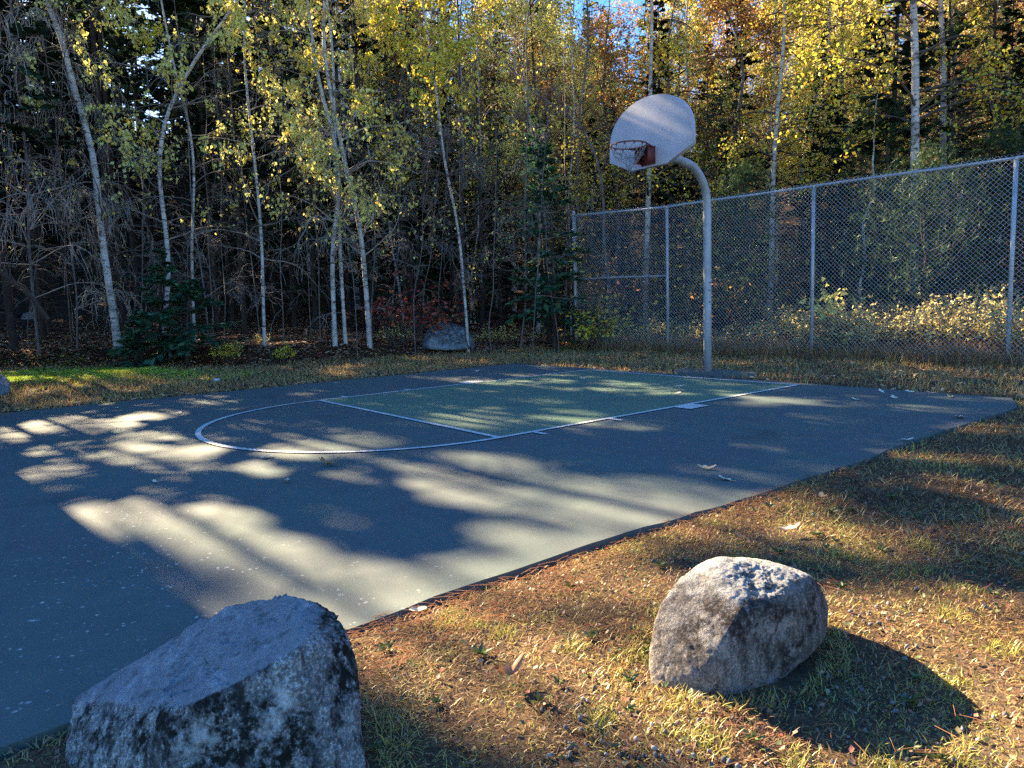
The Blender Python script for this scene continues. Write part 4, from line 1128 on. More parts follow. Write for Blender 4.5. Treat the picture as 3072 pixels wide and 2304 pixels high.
pine('pine_tree', 'dark green pine just behind the fence at the right edge', *at(2170, 640, 13.6)[:2], 4.0, 1.8, 64, nb=70, z0=.5)
pine('pine_tree', 'small pine standing just right of the basketball pole behind the wire', *at(1610, 640, 15.5)[:2], 3.9, 1.5, 65, nb=60, z0=.6)
pine('pine_tree', 'blue green pine behind the top of the curved pole', *at(1560, 600, 19.0)[:2], 6.4, 1.8, 66, nb=80, z0=1.0)

# ------------------------------------------------------------------ deciduous trees behind the fence
def decid(H, spread, nb, nleaf, seed, lsz=.11, z0=.25, r0=.09, hang=.6, birchy=True, tone=(0, 1), up=.5, clump=.5):
    r = np.random.default_rng(seed)
    gt = G(); k = 16; zz = np.linspace(-.3, H, k)
    P = np.column_stack([(upnoise(k, 2, 5, 1, seed)[:, 0] - .5) * .9 * zz / H * 1.6, (upnoise(k, 2, 5, 1, seed + 5)[:, 0] - .5) * .9 * zz / H * 1.6, zz])
    add_tubes(gt, P, r0 * np.linspace(1.2, .12, k)[None], 8)
    f = r.random(nb) ** .85; z = H * (z0 + (1 - z0) * f)
    st = np.column_stack([np.interp(z, zz, P[:, 0]), np.interp(z, zz, P[:, 1]), z]); a = r.random(nb) * 6.283
    L = spread * np.clip(1.05 - f * .75, .15, 1) * r.uniform(.6, 1.2, nb)
    B = walk(st, np.column_stack([np.cos(a), np.sin(a), r.uniform(.1, up + .4, nb)]), L, 8, .25, .14)
    gc = G()
    add_tubes(gc, B, np.clip(.007 + .009 * L, .006, r0 * .5)[:, None] * np.linspace(1, .25, 9)[None], 4, .45, 0)
    m2 = 6; k2 = r.integers(2, 9, (nb, m2)); s2 = B[np.arange(nb)[:, None], k2].reshape(-1, 3)
    d2 = norm((B[np.arange(nb)[:, None], k2] - B[np.arange(nb)[:, None], k2 - 1]).reshape(-1, 3)) + r.normal(0, .6, (len(s2), 3))
    B2 = walk(s2, d2, np.repeat(L, m2) * r.uniform(.25, .55, len(s2)), 5, .35, .2)
    add_tubes(gc, B2, .006, 3, .5, 0)
    allp = B2[:, 1:].reshape(-1, 3); wv = r.random(len(B2)) ** 2 + .05; wv = np.repeat(wv, 5)
    c = allp[r.choice(len(allp), nleaf, p=wv / wv.sum())] + r.normal(0, .11, (nleaf, 3))
    ax = np.column_stack([r.normal(0, 1, nleaf), r.normal(0, 1, nleaf), -np.abs(r.normal(hang, .5, nleaf))])
    Ls = lsz * r.uniform(.65, 1.3, nleaf)
    leaves(gc, c, Ls, Ls * .75, ax, np.clip(r.uniform(tone[0], tone[1], nleaf), 0, 1), 1)
    return gt, gc
kinds = {}
def proto_dec(key, label, group, leafk, bark, x, y, **kw):
    t = empty(key, (x, y, float(terrain(x, y)) - .05)); tag(t, label, 'tree', group)
    gt, gc = decid(**kw); gt.build('trunk', bark, t, smooth=True); gc.build('crown', [M['twig'], M[leafk]], t)
    return t
YL, YG = 'yellow leaved birch in the sunlit stand on the slope behind the fence', 'yellow birches behind the fence'
OL, OG = 'orange leaved tree among the yellow birches behind the fence', 'orange trees behind the fence'
BL, BG = 'thinly leaved grey tree with green, yellow and brown leaves behind the fence', 'half bare trees behind the fence'
PD = [proto_dec('yellow_birch', YL, YG, 'leaf_yellow', M['birch'], -6.8, 13.0, H=13.5, spread=2.7, nb=60, nleaf=7600, lsz=.078, seed=401, r0=.085),
      proto_dec('yellow_birch', YL, YG, 'leaf_pale', M['birch'], -3.9, 10.6, H=11.5, spread=2.4, nb=55, nleaf=6600, lsz=.075, seed=402, r0=.075),
      proto_dec('orange_tree', OL, OG, 'leaf_orange', M['bark_grey'], -5.4, 8.9, H=10.5, spread=2.8, nb=60, nleaf=6000, lsz=.082, seed=403, r0=.09, hang=.2),
      proto_dec('orange_tree', OL, OG, 'leaf_orange', M['bark_grey'], -1.5, 14.0, H=12.5, spread=3.0, nb=60, nleaf=6600, lsz=.082, seed=404, r0=.10, hang=.2),
      proto_dec('grey_tree', BL, BG, 'leaf_mixed', M['bark_grey'], -8.6, 10.6, H=12.5, spread=2.6, nb=65, nleaf=4200, lsz=.076, seed=405, r0=.085)]
used = [(-6.8, 13.0), (-3.9, 10.6), (-5.4, 8.9), (-1.5, 14.0), (-8.6, 10.6)]
cnt = 0; tries = 0
wts = [0, 0, 1, 1, 1, 2, 3, 4, 4, 4]
while cnt < 78 and tries < 6000:
    tries += 1
    y = 6.5 + 34 * rc.random() ** 1.25; x = rc.uniform(-24 - (y - 6) * .6, 7)
    # keep to the wedge the lens looks into, with a margin
    v = np.array([x, y]) - CAM[:2]; dd = v @ CF[:2]; rr = v @ CR[:2]
    if rr / dd < .03 - .004 * max(0, y - 14) or rr / dd > .95 or dd < 13: continue
    if not free(x, y, 1.75 + .03 * y, used): continue
    used.append((x, y)); cnt += 1
    q = wts[rc.integers(0, len(wts))]
    copy_tree(PD[q], (x, y, float(terrain(x, y)) - .05), rc.uniform(0, 6.28), rc.uniform(.75, 1.2))
deep = 0
while deep < 34:
    dd = rc.uniform(30, 56); rr = rc.uniform(-.02, .75) * dd
    x, y = CAM[0] + CF[0] / .994 * dd + CR[0] * rr, CAM[1] + CF[1] / .994 * dd + CR[1] * rr
    if y < 9 or not free(x, y, 2.0, used): continue
    used.append((x, y)); deep += 1
    copy_tree(PD[(0, 1, 0, 3, 2, 1)[deep % 6]], (x, y, float(terrain(x, y)) - .05), rc.uniform(0, 6.28), rc.uniform(1.15, 1.6))
deep = 0
while deep < 46:
    dd = rc.uniform(30, 58); rr = rc.uniform(-.42, .12) * dd
    x, y = CAM[0] + CF[0] / .994 * dd + CR[0] * rr, CAM[1] + CF[1] / .994 * dd + CR[1] * rr
    if y < 4 or not free(x, y, 1.7, used): continue
    used.append((x, y)); deep += 1
    copy_tree(PD[(4, 1, 4, 0, 4, 2)[deep % 6]], (x, y, float(terrain(x, y)) - .05), rc.uniform(0, 6.28), rc.uniform(1.1, 1.5))
# named individuals behind the fence
FT('grey_tree', 'straight grey trunk with dark side limbs, tallest behind the fence right of the backboard', 'tree',
   [(1822, 620), (1822, 430), (1822, 290), (1815, 190), (1818, 100), (1826, 0)], 13, M['bark_grey'], M['leaf_orange'], 900, 34, 2.6, hleaf=(3, 99), htw=(3.0, 99), extra=4, dep=19, lsz=.068, tone_tw=.1)
FT('grey_tree', 'pale grey trunk near the upper right, beside the tall pine', 'tree',
   [(2038, 620), (2038, 400), (2042, 260), (2048, 150), (2052, 60), (2062, 0)], 11, M['birch'], M['leaf_orange'], 900, 34, 2.6, hleaf=(3, 99), htw=(3.0, 99), extra=4, dep=19, lsz=.068)
FT('broken_stem', 'leaning broken white stem just above the fence rail', 'broken stem', [(1868, 560), (1874, 440), (1880, 380), (1890, 345)], 9, M['birch'], M['leaf_pale'], 0, 0, 1, extra=.25, dep=14.5)
FT('birch_tree', 'white birch whose stem shows just right above the backboard', 'birch tree', [(1482, 700), (1480, 400), (1482, 250), (1485, 110), (1488, 0)], 8, M['birch'], M['leaf_yellow'], 1500, 50, 2.0, hleaf=(4, 99), htw=(3.5, 99), extra=4, dep=21, lsz=.07)
FT('birch_tree', 'thin white birch left of the backboard behind the fence corner', 'birch tree', [(1232, 700), (1230, 400), (1236, 200), (1240, 60), (1242, 0)], 5, M['birch'], M['leaf_yellow'], 900, 40, 1.7, hleaf=(4, 99), htw=(3.5, 99), extra=4, dep=21, lsz=.068)

# ------------------------------------------------------------------ shrubs
def shrub(name, label, cat, x, y, H, W, nst, nleaf, leafk, lsz, seed, tone=(0, 1), group=None, z0f=.25, hang=.1):
    r = np.random.default_rng(seed); z = float(terrain(x, y)); t = empty(name, (x, y, z)); tag(t, label, cat, group)
    g = G(); a = r.random(nst) * 6.283
    st = np.column_stack([r.normal(0, W * .18, nst), r.normal(0, W * .18, nst), np.full(nst, -.05)])
    B = walk(st, np.column_stack([np.cos(a) * W * .5, np.sin(a) * W * .5, np.full(nst, H)]), H * r.uniform(.6, 1.1, nst), 7, .2, .14)
    add_tubes(g, B, .006 * np.linspace(1.2, .5, 8)[None], 4, .45)
    s2 = np.repeat(B[:, 2:].reshape(-1, 3), 2, 0)
    B2 = walk(s2, r.normal(0, 1, (len(s2), 3)) + [0, 0, .5], H * r.uniform(.12, .3, len(s2)), 4, .2, .2)
    add_tubes(g, B2, .0035, 3, .5)
    g.build('stem', M['twig'], t)
    g = G(); allp = np.concatenate([B2[:, 1:].reshape(-1, 3), B[:, 3:].reshape(-1, 3)]); allp = allp[allp[:, 2] > H * z0f]
    c = allp[r.integers(0, len(allp), nleaf)] + r.normal(0, .03, (nleaf, 3))
    ax = np.column_stack([r.normal(0, 1, nleaf), r.normal(0, 1, nleaf), -np.abs(r.normal(hang, .5, nleaf))])
    Ls = lsz * r.uniform(.6, 1.35, nleaf)
    leaves(g, c, Ls, Ls * .65, ax, r.uniform(tone[0], tone[1], nleaf)); g.build('foliage', M[leafk], t)
    return t
def shrub_at(name, label, cat, px, py, dep, *a, **k):
    p = at(px, py, dep) if dep else at_ground(px, py)[0]
    return shrub(name, label, cat, float(p[0]), float(p[1]), *a, **k)
shrub_at('maple_bush', 'dark red leaved bush behind the birch trio and the boulder', 'bush', 880, 700, 16.9, 1.75, 1.5, 14, 420, 'leaf_red', .105, 501, hang=.05)
shrub_at('maple_bush', 'red and orange bush touching the boulder from behind', 'bush', 960, 690, 17.2, 1.45, 1.2, 10, 260, 'leaf_red', .10, 502, tone=(.3, 1))
shrub_at('berry_bush', 'golden yellow bush low at the litter edge left of the slim birch', 'bush', 490, 782, None, .52, .8, 14, 520, 'leaf_yellow', .045, 503, tone=(.2, .9))
shrub_at('berry_bush', 'small golden bush right of the slim birch foot', 'bush', 612, 780, None, .42, .6, 10, 300, 'leaf_yellow', .042, 504)
shrub_at('leafy_bush', 'yellow green leafy bush right of the wood edge boulder', 'bush', 1075, 745, None, .75, 1.0, 16, 560, 'leaf_weed', .055, 505, tone=(.3, 1))
shrub_at('leafy_bush', 'pale sprigs standing just left of the wood edge boulder', 'bush', 850, 745, None, .65, .8, 12, 260, 'leaf_weed', .05, 506, tone=(.2, .9))
shrub_at('leafy_bush', 'straggly bush close beside the fence end post', 'bush', 1175, 742, None, .7, .9, 12, 260, 'leaf_weed', .055, 507)
shrub_at('maple_bush', 'tiny crimson seedling at the feet of the birch trio', 'bush', 690, 778, None, .22, .25, 5, 46, 'leaf_red', .06, 508, tone=(.3, .7))
shrub_at('leafy_bush', 'yellowish seedling at the foot of the slim birch', 'bush', 560, 745, None, .35, .4, 6, 90, 'leaf_weed', .05, 509)
shrub_at('maple_sapling', 'bright yellow green maple sapling leaning on the fence post right of the pole', 'sapling', 1795, 770, 12.6, 1.45, .8, 6, 60, 'leaf_pale', .14, 510, tone=(0, .5), z0f=.55, hang=.6)
for k, (px, py, dep, H, W, lk, lab) in enumerate((
        (1270, 640, 17.5, 3.0, 1.6, 'leaf_orange', 'orange leaved beech bush behind the leftmost fence bay'), (1370, 620, 18.5, 3.4, 1.8, 'leaf_orange', 'golden beech bush below the hoop net behind the fence'),
        (1450, 640, 19.0, 2.6, 1.6, 'leaf_yellow', 'yellow bush behind the second fence post'), (1300, 690, 16.4, 1.3, 1.0, 'leaf_yellow', 'sparse yellow sprigs inside the leftmost fence bay'),
        (1640, 640, 15.5, 2.3, 1.5, 'leaf_orange', 'rusty bush behind the wire right of the pole'), (2200, 560, 13.2, 3.2, 1.2, 'leaf_red', 'crimson bush at the right edge behind the fence'),
        (1960, 560, 15.5, 3.6, 1.6, 'leaf_orange', 'rust coloured oak bush among the pines'), (2110, 520, 15.0, 3.9, 1.4, 'leaf_orange', 'orange oak bush above the rail near the right edge'),
        (1700, 560, 18, 3.4, 1.8, 'leaf_weed', 'pale leaved thicket above the rail between pole and third post'), (1580, 540, 17, 2.8, 1.6, 'leaf_yellow', 'yellow thicket just right of the curved pole'))):
    shrub_at('beech_bush', lab, 'bush', px, py, dep, H, W, 16, 620, lk, .085, 520 + k, hang=.2)
# weeds in the strip behind the fence
wp = []
for q in range(4):
    p = (-.3 + q * 1.3, 4.7 + .2 * q)
    wp.append(shrub('weed_plant', 'pale yellow green leafy weed in the band behind the fence', 'weed', p[0], p[1], .95, .6, 9, 330, 'leaf_weed', .062, 540 + q, group='leafy weeds behind the fence', z0f=.3))
k = 0
while k < 125:
    x = rc.uniform(-5.6, 6.5); y = rc.uniform(4.25, 6.6)
    if rc.random() > .35 + .65 * (x > -1.5): continue
    copy_tree(wp[k % 4], (x, y, float(terrain(x, y))), rc.uniform(0, 6.28), rc.uniform(.65, 1.2) * (.75 if x < -1.5 else 1)); k += 1

# ------------------------------------------------------------------ ground cover
def scatter(n, x0, x1, y0, y1, r): return np.column_stack([r.uniform(x0, x1, n), r.uniform(y0, y1, n)])
def off_court(p, m=0.0):
    return ~((p[:, 0] > -4.02 - m) & (p[:, 0] < np.interp(p[:, 1], ys, edge_r) + m) & (p[:, 1] < .25 + m) & (p[:, 1] > -18))
def clear_rocks(p):
    ok = np.ones(len(p), bool)
    for cx, cy, r_ in ((4.78, -7.64, .30), (5.2, -6.25, .22)): ok &= np.hypot(p[:, 0] - cx, p[:, 1] - cy) > r_
    return ok
def in_view(p, m=.12):
    v = p - CAM[:2]; d = v @ CF[:2]; r_ = v @ CR[:2]
    return (d > .3) & (np.abs(r_ / np.maximum(d, .1)) < .74 + m)
def blades(g, p, hgt, wid, tone, lay, r):
    n = len(p); z = np.maximum(terrain(p[:, 0], p[:, 1]), -.035) - .004
    b = np.column_stack([p, z]); a = r.random(n) * 6.283
    tilt = lay
    d = norm(np.column_stack([np.cos(a) * tilt, np.sin(a) * tilt, np.ones(n)]))
    s = np.column_stack([-np.sin(a), np.cos(a), np.zeros(n)]) * wid[:, None] * .5
    a2 = r.random(n) * 6.283; ro = np.column_stack([np.cos(a2), np.sin(a2), np.zeros(n)]) * wid[:, None] * .5
    s = np.where(r.random(n)[:, None] < .5, s, ro)
    mid = b + d * hgt[:, None] * .55
    tip = b + d * hgt[:, None]; tip[:, 2] -= hgt * .12 * tilt; tip[:, :2] += np.column_stack([np.cos(a), np.sin(a)]) * (hgt * .15)[:, None]
    tip[:, 2] = np.maximum(tip[:, 2], z + .006)
    V = np.stack([b - s, b + s, mid + s * .8, tip, mid - s * .8], 1).reshape(-1, 3)
    i = np.arange(n)[:, None] * 5
    g.add(V, np.concatenate([i + np.array([0, 1, 2]), i + np.array([0, 2, 4]), i + np.array([4, 2, 3])]), np.repeat(tone, 5))
rg = np.random.default_rng(77)
def patch(p, s, seed): return .5 + .5 * lump(p[:, 0], p[:, 1], s, seed) / 1.5
g = G()
# near grass on the right, thick close to the lens
for n, box_, h0, wd in ((250000, (4.15, 6.9, -8.4, -4.2), .025, .0027), (90000, (4.0, 8.0, -5.0, .6), .050, .005)):
    p = scatter(n, *box_, rg); p = p[off_court(p, -.03) & in_view(p) & clear_rocks(p)]
    pt = patch(p, 2.6, 1.3) * .6 + patch(p, 7.5, 4.1) * .4
    bare = np.clip(1.3 - 1.25 * (.6 * patch(p, 3.1, 7.7) + .4 * patch(p, 9.3, 3.3)), .12, 1)
    p = p[rg.random(len(p)) < bare * .95 + .05]
    pt = patch(p, 2.6, 1.3) * .5 + patch(p, 7.5, 4.1) * .3 + patch(p, 17.0, 2.2) * .2
    u = rg.random(len(p)) + (pt - .5) * 1.5
    tone = np.where(u < .52, rg.uniform(0, .36, len(p)), np.where(u < .95, rg.uniform(.36, .7, len(p)), np.where(u < 1.18, rg.uniform(.7, .88, len(p)), rg.uniform(.86, 1, len(p)))))
    blades(g, p, h0 * rg.uniform(.5, 1.6, len(p)), wd * rg.uniform(.6, 1.5, len(p)), tone, rg.uniform(.5, 3.4, len(p)), rg)
# green tufts
tc = [(4.42, -6.83), (4.50, -6.74), (4.38, -6.76), (4.62, -6.70), (4.86, -6.62), (5.03, -6.5), (5.30, -6.62), (5.62, -6.60), (5.45, -6.72), (5.55, -5.55), (5.75, -5.7), (5.5, -5.3), (5.3, -5.2), (5.7, -5.95), (5.85, -6.3), (4.9, -6.25), (5.0, -5.2), (4.75, -5.5), (5.2, -4.9), (5.75, -6.45), (5.35, -6.75), (5.2, -6.85)]
for cx, cy in tc:
    n = 110; p = np.array([cx, cy]) + rg.normal(0, .034, (n, 2))
    blades(g, p, rg.uniform(.02, .05, n), rg.uniform(.0016, .003, n), np.clip(rg.normal(.90, .09, n), 0, 1), rg.uniform(.2, 1.2, n), rg)
# grass grown up against the two near boulders
for cx, cy, rx, ry in ((5.20, -6.26, .235, .40), (4.78, -7.62, .36, .33)):
    n = 1500; a = rg.random(n) * 6.283; k_ = 1 + np.abs(rg.normal(0, .12, n))
    p = np.column_stack([cx + rx * k_ * np.cos(a), cy + ry * k_ * np.sin(a)]); p = p[off_court(p, -.02)]; n = len(p)
    blades(g, p, rg.uniform(.02, .055, n), rg.uniform(.0018, .0034, n), np.clip(rg.normal(.6, .24, n), 0, 1), rg.uniform(.2, 1.6, n), rg)
# low mossy patches beside the asphalt
for cx, cy, s_ in ((4.38, -5.5, .06), (4.33, -5.75, .05), (4.36, -5.2, .05), (4.45, -4.7, .07), (5.62, -5.6, .12), (5.8, -6.1, .10), (4.6, -6.55, .08)):
    n = 420; p = np.array([cx, cy]) + rg.normal(0, s_, (n, 2)); p = p[off_court(p, -.01)]; n = len(p)
    blades(g, p, rg.uniform(.008, .022, n), rg.uniform(.003, .006, n), np.clip(rg.normal(.86, .08, n), 0, 1), rg.uniform(.4, 2, n), rg)
# verge on the left and behind the baseline
p = scatter(120000, -12, 6.5, -9.5, 3.9, rg)
dv = wood_depth(p[:, 0], p[:, 1]); p = p[off_court(p, .01) & ((p[:, 0] < 0) | (p[:, 1] > .2)) & (dv < .35) & in_view(p) & (rg.random(len(p)) > 3.0 * np.exp(-((p[:, 1] + 6.4) / 1.4) ** 2) * np.exp(-((dv + 1.6) / 1.2) ** 2))]
dv = wood_depth(p[:, 0], p[:, 1]); tone = np.clip(rg.normal(.42, .15, len(p)) + .1 * patch(p, 1.5, 2.0), 0, 1)
blades(g, p, rg.uniform(.05, .12, len(p)), rg.uniform(.006, .011, len(p)), tone, rg.uniform(.2, 1.2, len(p)), rg)
# long dead grass along the fence foot
p = scatter(26000, -6, 7, 3.3, 5.0, rg); p = p[in_view(p)]
blades(g, p, rg.uniform(.10, .42, len(p)), rg.uniform(.005, .010, len(p)), np.clip(rg.normal(.38, .14, len(p)), 0, 1), rg.uniform(.1, .9, len(p)), rg)
tag(g.build('grass', M['grass']), 'dry tan grass with green tufts around the court', 'grass', kind='stuff')

g = G()
p = scatter(90000, -15, -4.2, -9.2, -3.4, rg); dv = wood_depth(p[:, 0], p[:, 1])
mz = np.exp(-((p[:, 1] + 6.4) / 1.5) ** 2) * np.exp(-((dv + 1.7) / 1.5) ** 2)
p = p[off_court(p, .5) & (rg.random(len(p)) < mz * 2) & in_view(p)]
blades(g, p, rg.uniform(.02, .05, len(p)), rg.uniform(.02, .035, len(p)), np.clip(.4 + .5 * patch(p, 2.2, .7) + rg.normal(0, .12, len(p)), 0, 1), rg.uniform(.3, 1.4, len(p)), rg)
tag(g.build('moss', M['moss']), 'yellow green moss on the low rise left of the court', 'moss', kind='stuff')

# leaf litter
def flat_leaves(g, p, size, tone, r, lift=.01, curl=.5):
    n = len(p); c = np.column_stack([p, np.where(off_court(p), terrain(p[:, 0], p[:, 1]), .004) + lift * r.uniform(.3, 1.4, n)])
    a = r.random(n) * 6.283
    ax = np.column_stack([np.cos(a), np.sin(a), r.normal(.1, curl * .5, n)])
    axn = norm(ax); b = norm(np.cross(axn, np.array([0, 0, 1.0])) + r.normal(0, curl * .45, (n, 3)))
    up = np.cross(b, axn); up *= np.sign(up[:, 2:3])
    Ls = size[:, None]
    c0 = c - axn * Ls * .5; c0[:, 2] = np.maximum(c0[:, 2], c[:, 2] - .004)
    m = c + up * Ls * (-.10)
    V = np.stack([c0 + up * Ls * .08, c + b * Ls * .36 + up * Ls * .06, c + axn * Ls * .5 + up * Ls * .10, c - b * Ls * .36 + up * Ls * .06, m + up * Ls * .10], 1).reshape(-1, 3)
    i = np.arange(n)[:, None] * 5
    g.add(V, np.concatenate([i + np.array(q) for q in ((0, 1, 4), (1, 2, 4), (2, 3, 4), (3, 0, 4))]), np.repeat(tone, 5))
g = G()
p = scatter(120000, -22, -3, -12, 9, rg); dv = wood_depth(p[:, 0], p[:, 1])
pr2 = np.where(dv > -.1, np.clip(1.1 - dv / 16, .25, 1), np.exp((dv + .1) / .5) * .8 + .02)
p = p[off_court(p, .02) & (rg.random(len(p)) < pr2) & in_view(p)]
flat_leaves(g, p, rg.uniform(.05, .11, len(p)), np.clip(rg.beta(1.6, 1.9, len(p)), 0, 1), rg, .015)
p = scatter(9000, -6.5, 8, .2, 4.2, rg); p = p[off_court(p, .02) & in_view(p) & (rg.random(len(p)) < .25)]
flat_leaves(g, p, rg.uniform(.04, .09, len(p)), np.clip(rg.beta(2.4, 1.2, len(p)), 0, 1), rg)
p = scatter(14000, -10, 7, 4.0, 14, rg); p = p[in_view(p)]
flat_leaves(g, p, rg.uniform(.05, .10, len(p)), rg.beta(1.8, 1.6, len(p)), rg, .02)
p = scatter(200, 4.25, 7.2, -7.6, -1.5, rg); p = p[off_court(p, .02) & in_view(p) & clear_rocks(p)]
flat_leaves(g, p, rg.uniform(.014, .032, len(p)), rg.beta(1.2, 2.2, len(p)), rg, .026, .9)
# leaves caught along the far and back edges of the asphalt
n = 900; yy = rg.uniform(-9, .3, n); p = np.column_stack([-4.12 - np.abs(rg.normal(0, .12, n)), yy]); p = p[in_view(p)]
flat_leaves(g, p, rg.uniform(.03, .07, len(p)), np.clip(rg.beta(2.2, 1.1, len(p)), 0, 1), rg, .02)
tag(g.build('leaf_litter', M['litter']), 'brown and tan fallen leaves carpeting the wood edge', 'leaf litter', kind='stuff')
M['litter_bits'] = leafmat('small_leaf_bits', [(0, (.06, .10, .03)), (.3, (.12, .16, .05)), (.45, (.22, .11, .06)), (.7, (.34, .20, .11)), (.9, (.46, .30, .18)), (.94, (.34, .03, .03)), (1, (.40, .06, .05))], .2)
g = G()
p = scatter(9500, 4.25, 7.2, -8.2, -3.0, rg); p = p[off_court(p, .01) & in_view(p) & clear_rocks(p)]
flat_leaves(g, p, rg.uniform(.006, .022, len(p)), rg.random(len(p)) ** 1.3 * .97, rg, .016, .9)
# low weed rosettes
for q in range(95):
    c = np.array([rg.uniform(4.35, 6.6), rg.uniform(-7.4, -4.2)])
    if not (off_court(c[None], .05)[0] and clear_rocks(c[None])[0]): continue
    n = 9; a = rg.random() * 6 + np.arange(n) * 2.4; rad = rg.uniform(.012, .03)
    cc = np.column_stack([c[0] + 0 * a, c[1] + 0 * a, np.full(n, float(terrain(c[0], c[1])) + .008)])
    leaves(g, cc, rad * rg.uniform(.9, 1.8, n), rad * .6, np.column_stack([np.cos(a), np.sin(a), rg.uniform(.25, .9, n)]), np.clip(rg.normal(.18, .1, n), 0, 1))
tag(g.build('ground_cover', M['litter_bits']), 'tiny leaf scraps and weed rosettes in the near grass', 'ground cover', kind='stuff')
g = G()
for (x0, x1, y0, y1, n) in ((4.22, 4.6, -7.4, -6.2, 600), (4.2, 4.5, -6.3, -4.0, 500), (4.3, 6.2, -7.2, -4.5, 500)):
    p = scatter(n, x0, x1, y0, y1, rg); p = p[off_court(p, -.02) & clear_rocks(p)]
    n = len(p); a = rg.normal(1.3, .7, n); z = np.where(off_court(p, .0), terrain(p[:, 0], p[:, 1]) + rg.uniform(.012, .034, n), .004)
    d = np.column_stack([np.cos(a), np.sin(a), rg.normal(0, .12, n)]) * rg.uniform(.04, .10, n)[:, None]
    c = np.column_stack([p, z]); P = np.stack([c - d / 2, c + np.array([0, 0, .002]), c + d / 2], 1)
    add_tubes(g, P, .0008, 3, .5)
tag(g.build('pine_needles', M['needle_litter']), 'rust coloured pine needles along the asphalt edge', 'needles', kind='stuff')
# gravel
g = G()
V1, F1 = ICO1
cs = [(5.28, -6.93, .10), (5.45, -6.80, .10), (5.55, -6.15, .14), (5.68, -6.25, .12), (5.15, -6.8, .12), (5.35, -5.7, .1), (4.75, -5.75, .18), (5.9, -6.5, .12), (5.5, -6.72, .14), (5.1, -4.6, .3), (5.4, -4.2, .35)]
p = np.concatenate([np.array([cx, cy]) + rg.normal(0, s, (80, 2)) for cx, cy, s in cs] + [scatter(160, 4.4, 6.6, -7.4, -4, rg)])
p = p[off_court(p, .01) & clear_rocks(p)]
for q in p:
    s = .003 + .008 * rg.random() ** 4
    rot = rg.normal(0, 1, (3, 3)); u, _, vt = np.linalg.svd(rot)
    V = (V1 * np.array([1, .8, .55]) * (1 + rg.normal(0, .10, (len(V1), 1)))) @ (u @ vt) * s
    g.add(V + np.array([q[0], q[1], float(terrain(q[0], q[1])) + s * .25 + .004]), F1, np.clip(rg.normal(.36, .2), 0, 1))
tag(g.build('gravel', M['pebble']), 'grey gravel showing through the near grass', 'gravel', kind='stuff')

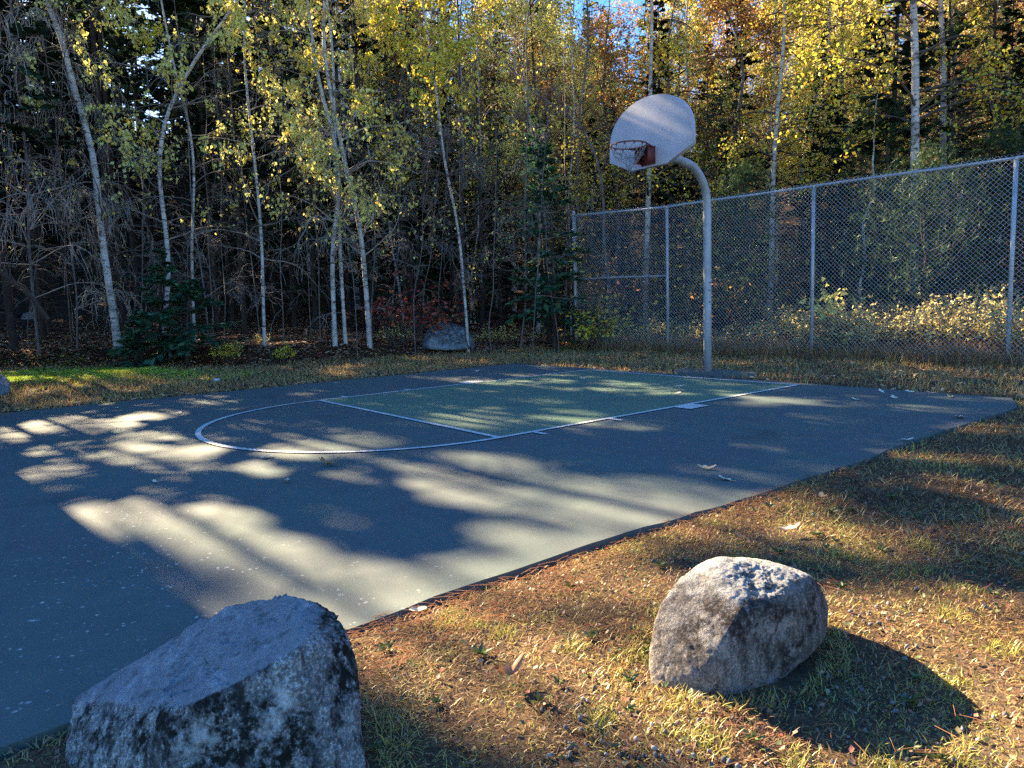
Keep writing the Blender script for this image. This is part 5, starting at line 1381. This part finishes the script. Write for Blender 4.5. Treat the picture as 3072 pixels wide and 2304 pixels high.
# ------------------------------------------------------------------ single leaves lying on the court
def lobed(size, lobes, r, curl):
    """leaf blade outline, oak or birch like"""
    m = 28; t = np.linspace(0, 2 * math.pi, m, endpoint=False)
    rad = size * .5 * (.62 + .38 * np.abs(np.cos(t)) ** .7) * (1 + (.24 * np.cos(lobes * t + .3) if lobes else 0)) * (1 + r.normal(0, .03, m))
    x = np.cos(t) * rad * 1.2; y = np.sin(t) * rad * .72
    z = curl * size * ((y / size) ** 2 * 3.0 + (x / size) ** 2 * 1.2 * r.uniform(.3, 1.5)) + .002
    return np.column_stack([x, y, z])
M['leaf_tan'] = leafmat('dry_tan_leaf', [(0, (.46, .20, .07)), (.5, (.74, .48, .24)), (1, (.92, .80, .62))], .15)
def fallen(x, y, size, lobes, tone, curl, label, group=None, seed=0):
    r = np.random.default_rng(900 + seed)
    z = .006 if not off_court(np.array([[x, y]]))[0] else float(terrain(x, y)) + .035
    o = G(); ring = lobed(size, lobes, r, curl); c = np.array([[0, 0, .001]])
    n = len(ring); i = np.arange(n)
    o.add(np.concatenate([ring, c]), np.stack([i, (i + 1) % n, np.full(n, n)], 1), tone)
    st = np.array([(size * .5, 0, curl * size * .3), (size * .75, size * .06, .012), (size * .95, size * .12, .004)])
    add_tubes(o, st, size * .012, 4, tone * .6)
    ob = o.build('fallen_leaf', M['leaf_tan'], loc=(x, y, z)); ob.rotation_euler = (r.normal(0, .12), r.normal(0, .12), r.uniform(0, 6.28))
    tag(ob, label, 'leaf', group)
fl = [(1.75, -6.07, .11, 5, .02, .7, 'brown curled leaf on the grey asphalt below the free throw circle'), (1.14, -6.29, .09, 0, .8, .4, 'long pale leaf just outside the round end of the free throw circle'),
      (2.01, -6.46, .06, 4, .7, .9, 'small crumpled leaf in the shade below the free throw circle'), (1.37, -7.11, .045, 0, .9, .5, 'tiny pale leaf alone left of the circle on dark asphalt'),
      (3.70, -4.35, .085, 5, .62, .4, 'tan lobed oak leaf with upright stem near the right court edge'), (3.94, -4.5, .085, 5, .9, .25, 'whitish lobed leaf between the oak leaf and the dry grass'),
      (4.09, -1.34, .12, 5, .9, .25, 'large whitish leaf near the far right corner of the asphalt'), (3.16, -.45, .11, 4, .95, .25, 'whitish leaf on the dark patch right of the key'),
      (-1.17, -4.89, .08, 0, .8, .4, 'pale leaf by the free throw line inside the key'), (-3.26, -6.59, .07, 0, .85, .4, 'pale leaf near the far left asphalt edge'), (-2.08, -6.16, .09, 0, .9, .4, 'grey white leaf left of the free throw circle'),
      (4.57, -4.54, .06, 0, .3, .6, 'yellowish leaf on the dry grass beside the asphalt edge'), (4.73, -5.13, .07, 4, .9, .6, 'pale leaf in the grass above the rounded boulder'), (4.32, -6.86, .055, 0, .85, .6, 'pale dry leaf standing in the grass beside the asphalt edge'),
      (4.91, -6.91, .075, 4, .05, .9, 'dark orange brown leaf in the grass right of the big boulder')]
for k, (x, y, s, lo, tn, cu, lab) in enumerate(fl): fallen(x, y, s, lo, tn, cu, lab, None, k)
for k, (x, y) in enumerate([(2.85, -.04), (2.95, -.83), (3.56, -.09), (3.09, .1), (3.31, .12), (4.2, -2.62), (-.9, -.99), (-.05, -1.32), (.79, -.93), (1.19, -1.49), (-3.26, -1.2), (-3.6, -3.6), (-3.8, -5.3), (.6, -2.0)]):
    fallen(x, y, .075, 0 if k % 2 else 4, .95, .35, 'small whitish leaf lying on the blue asphalt near the hoop end', 'pale leaves scattered near the hoop end', 40 + k)
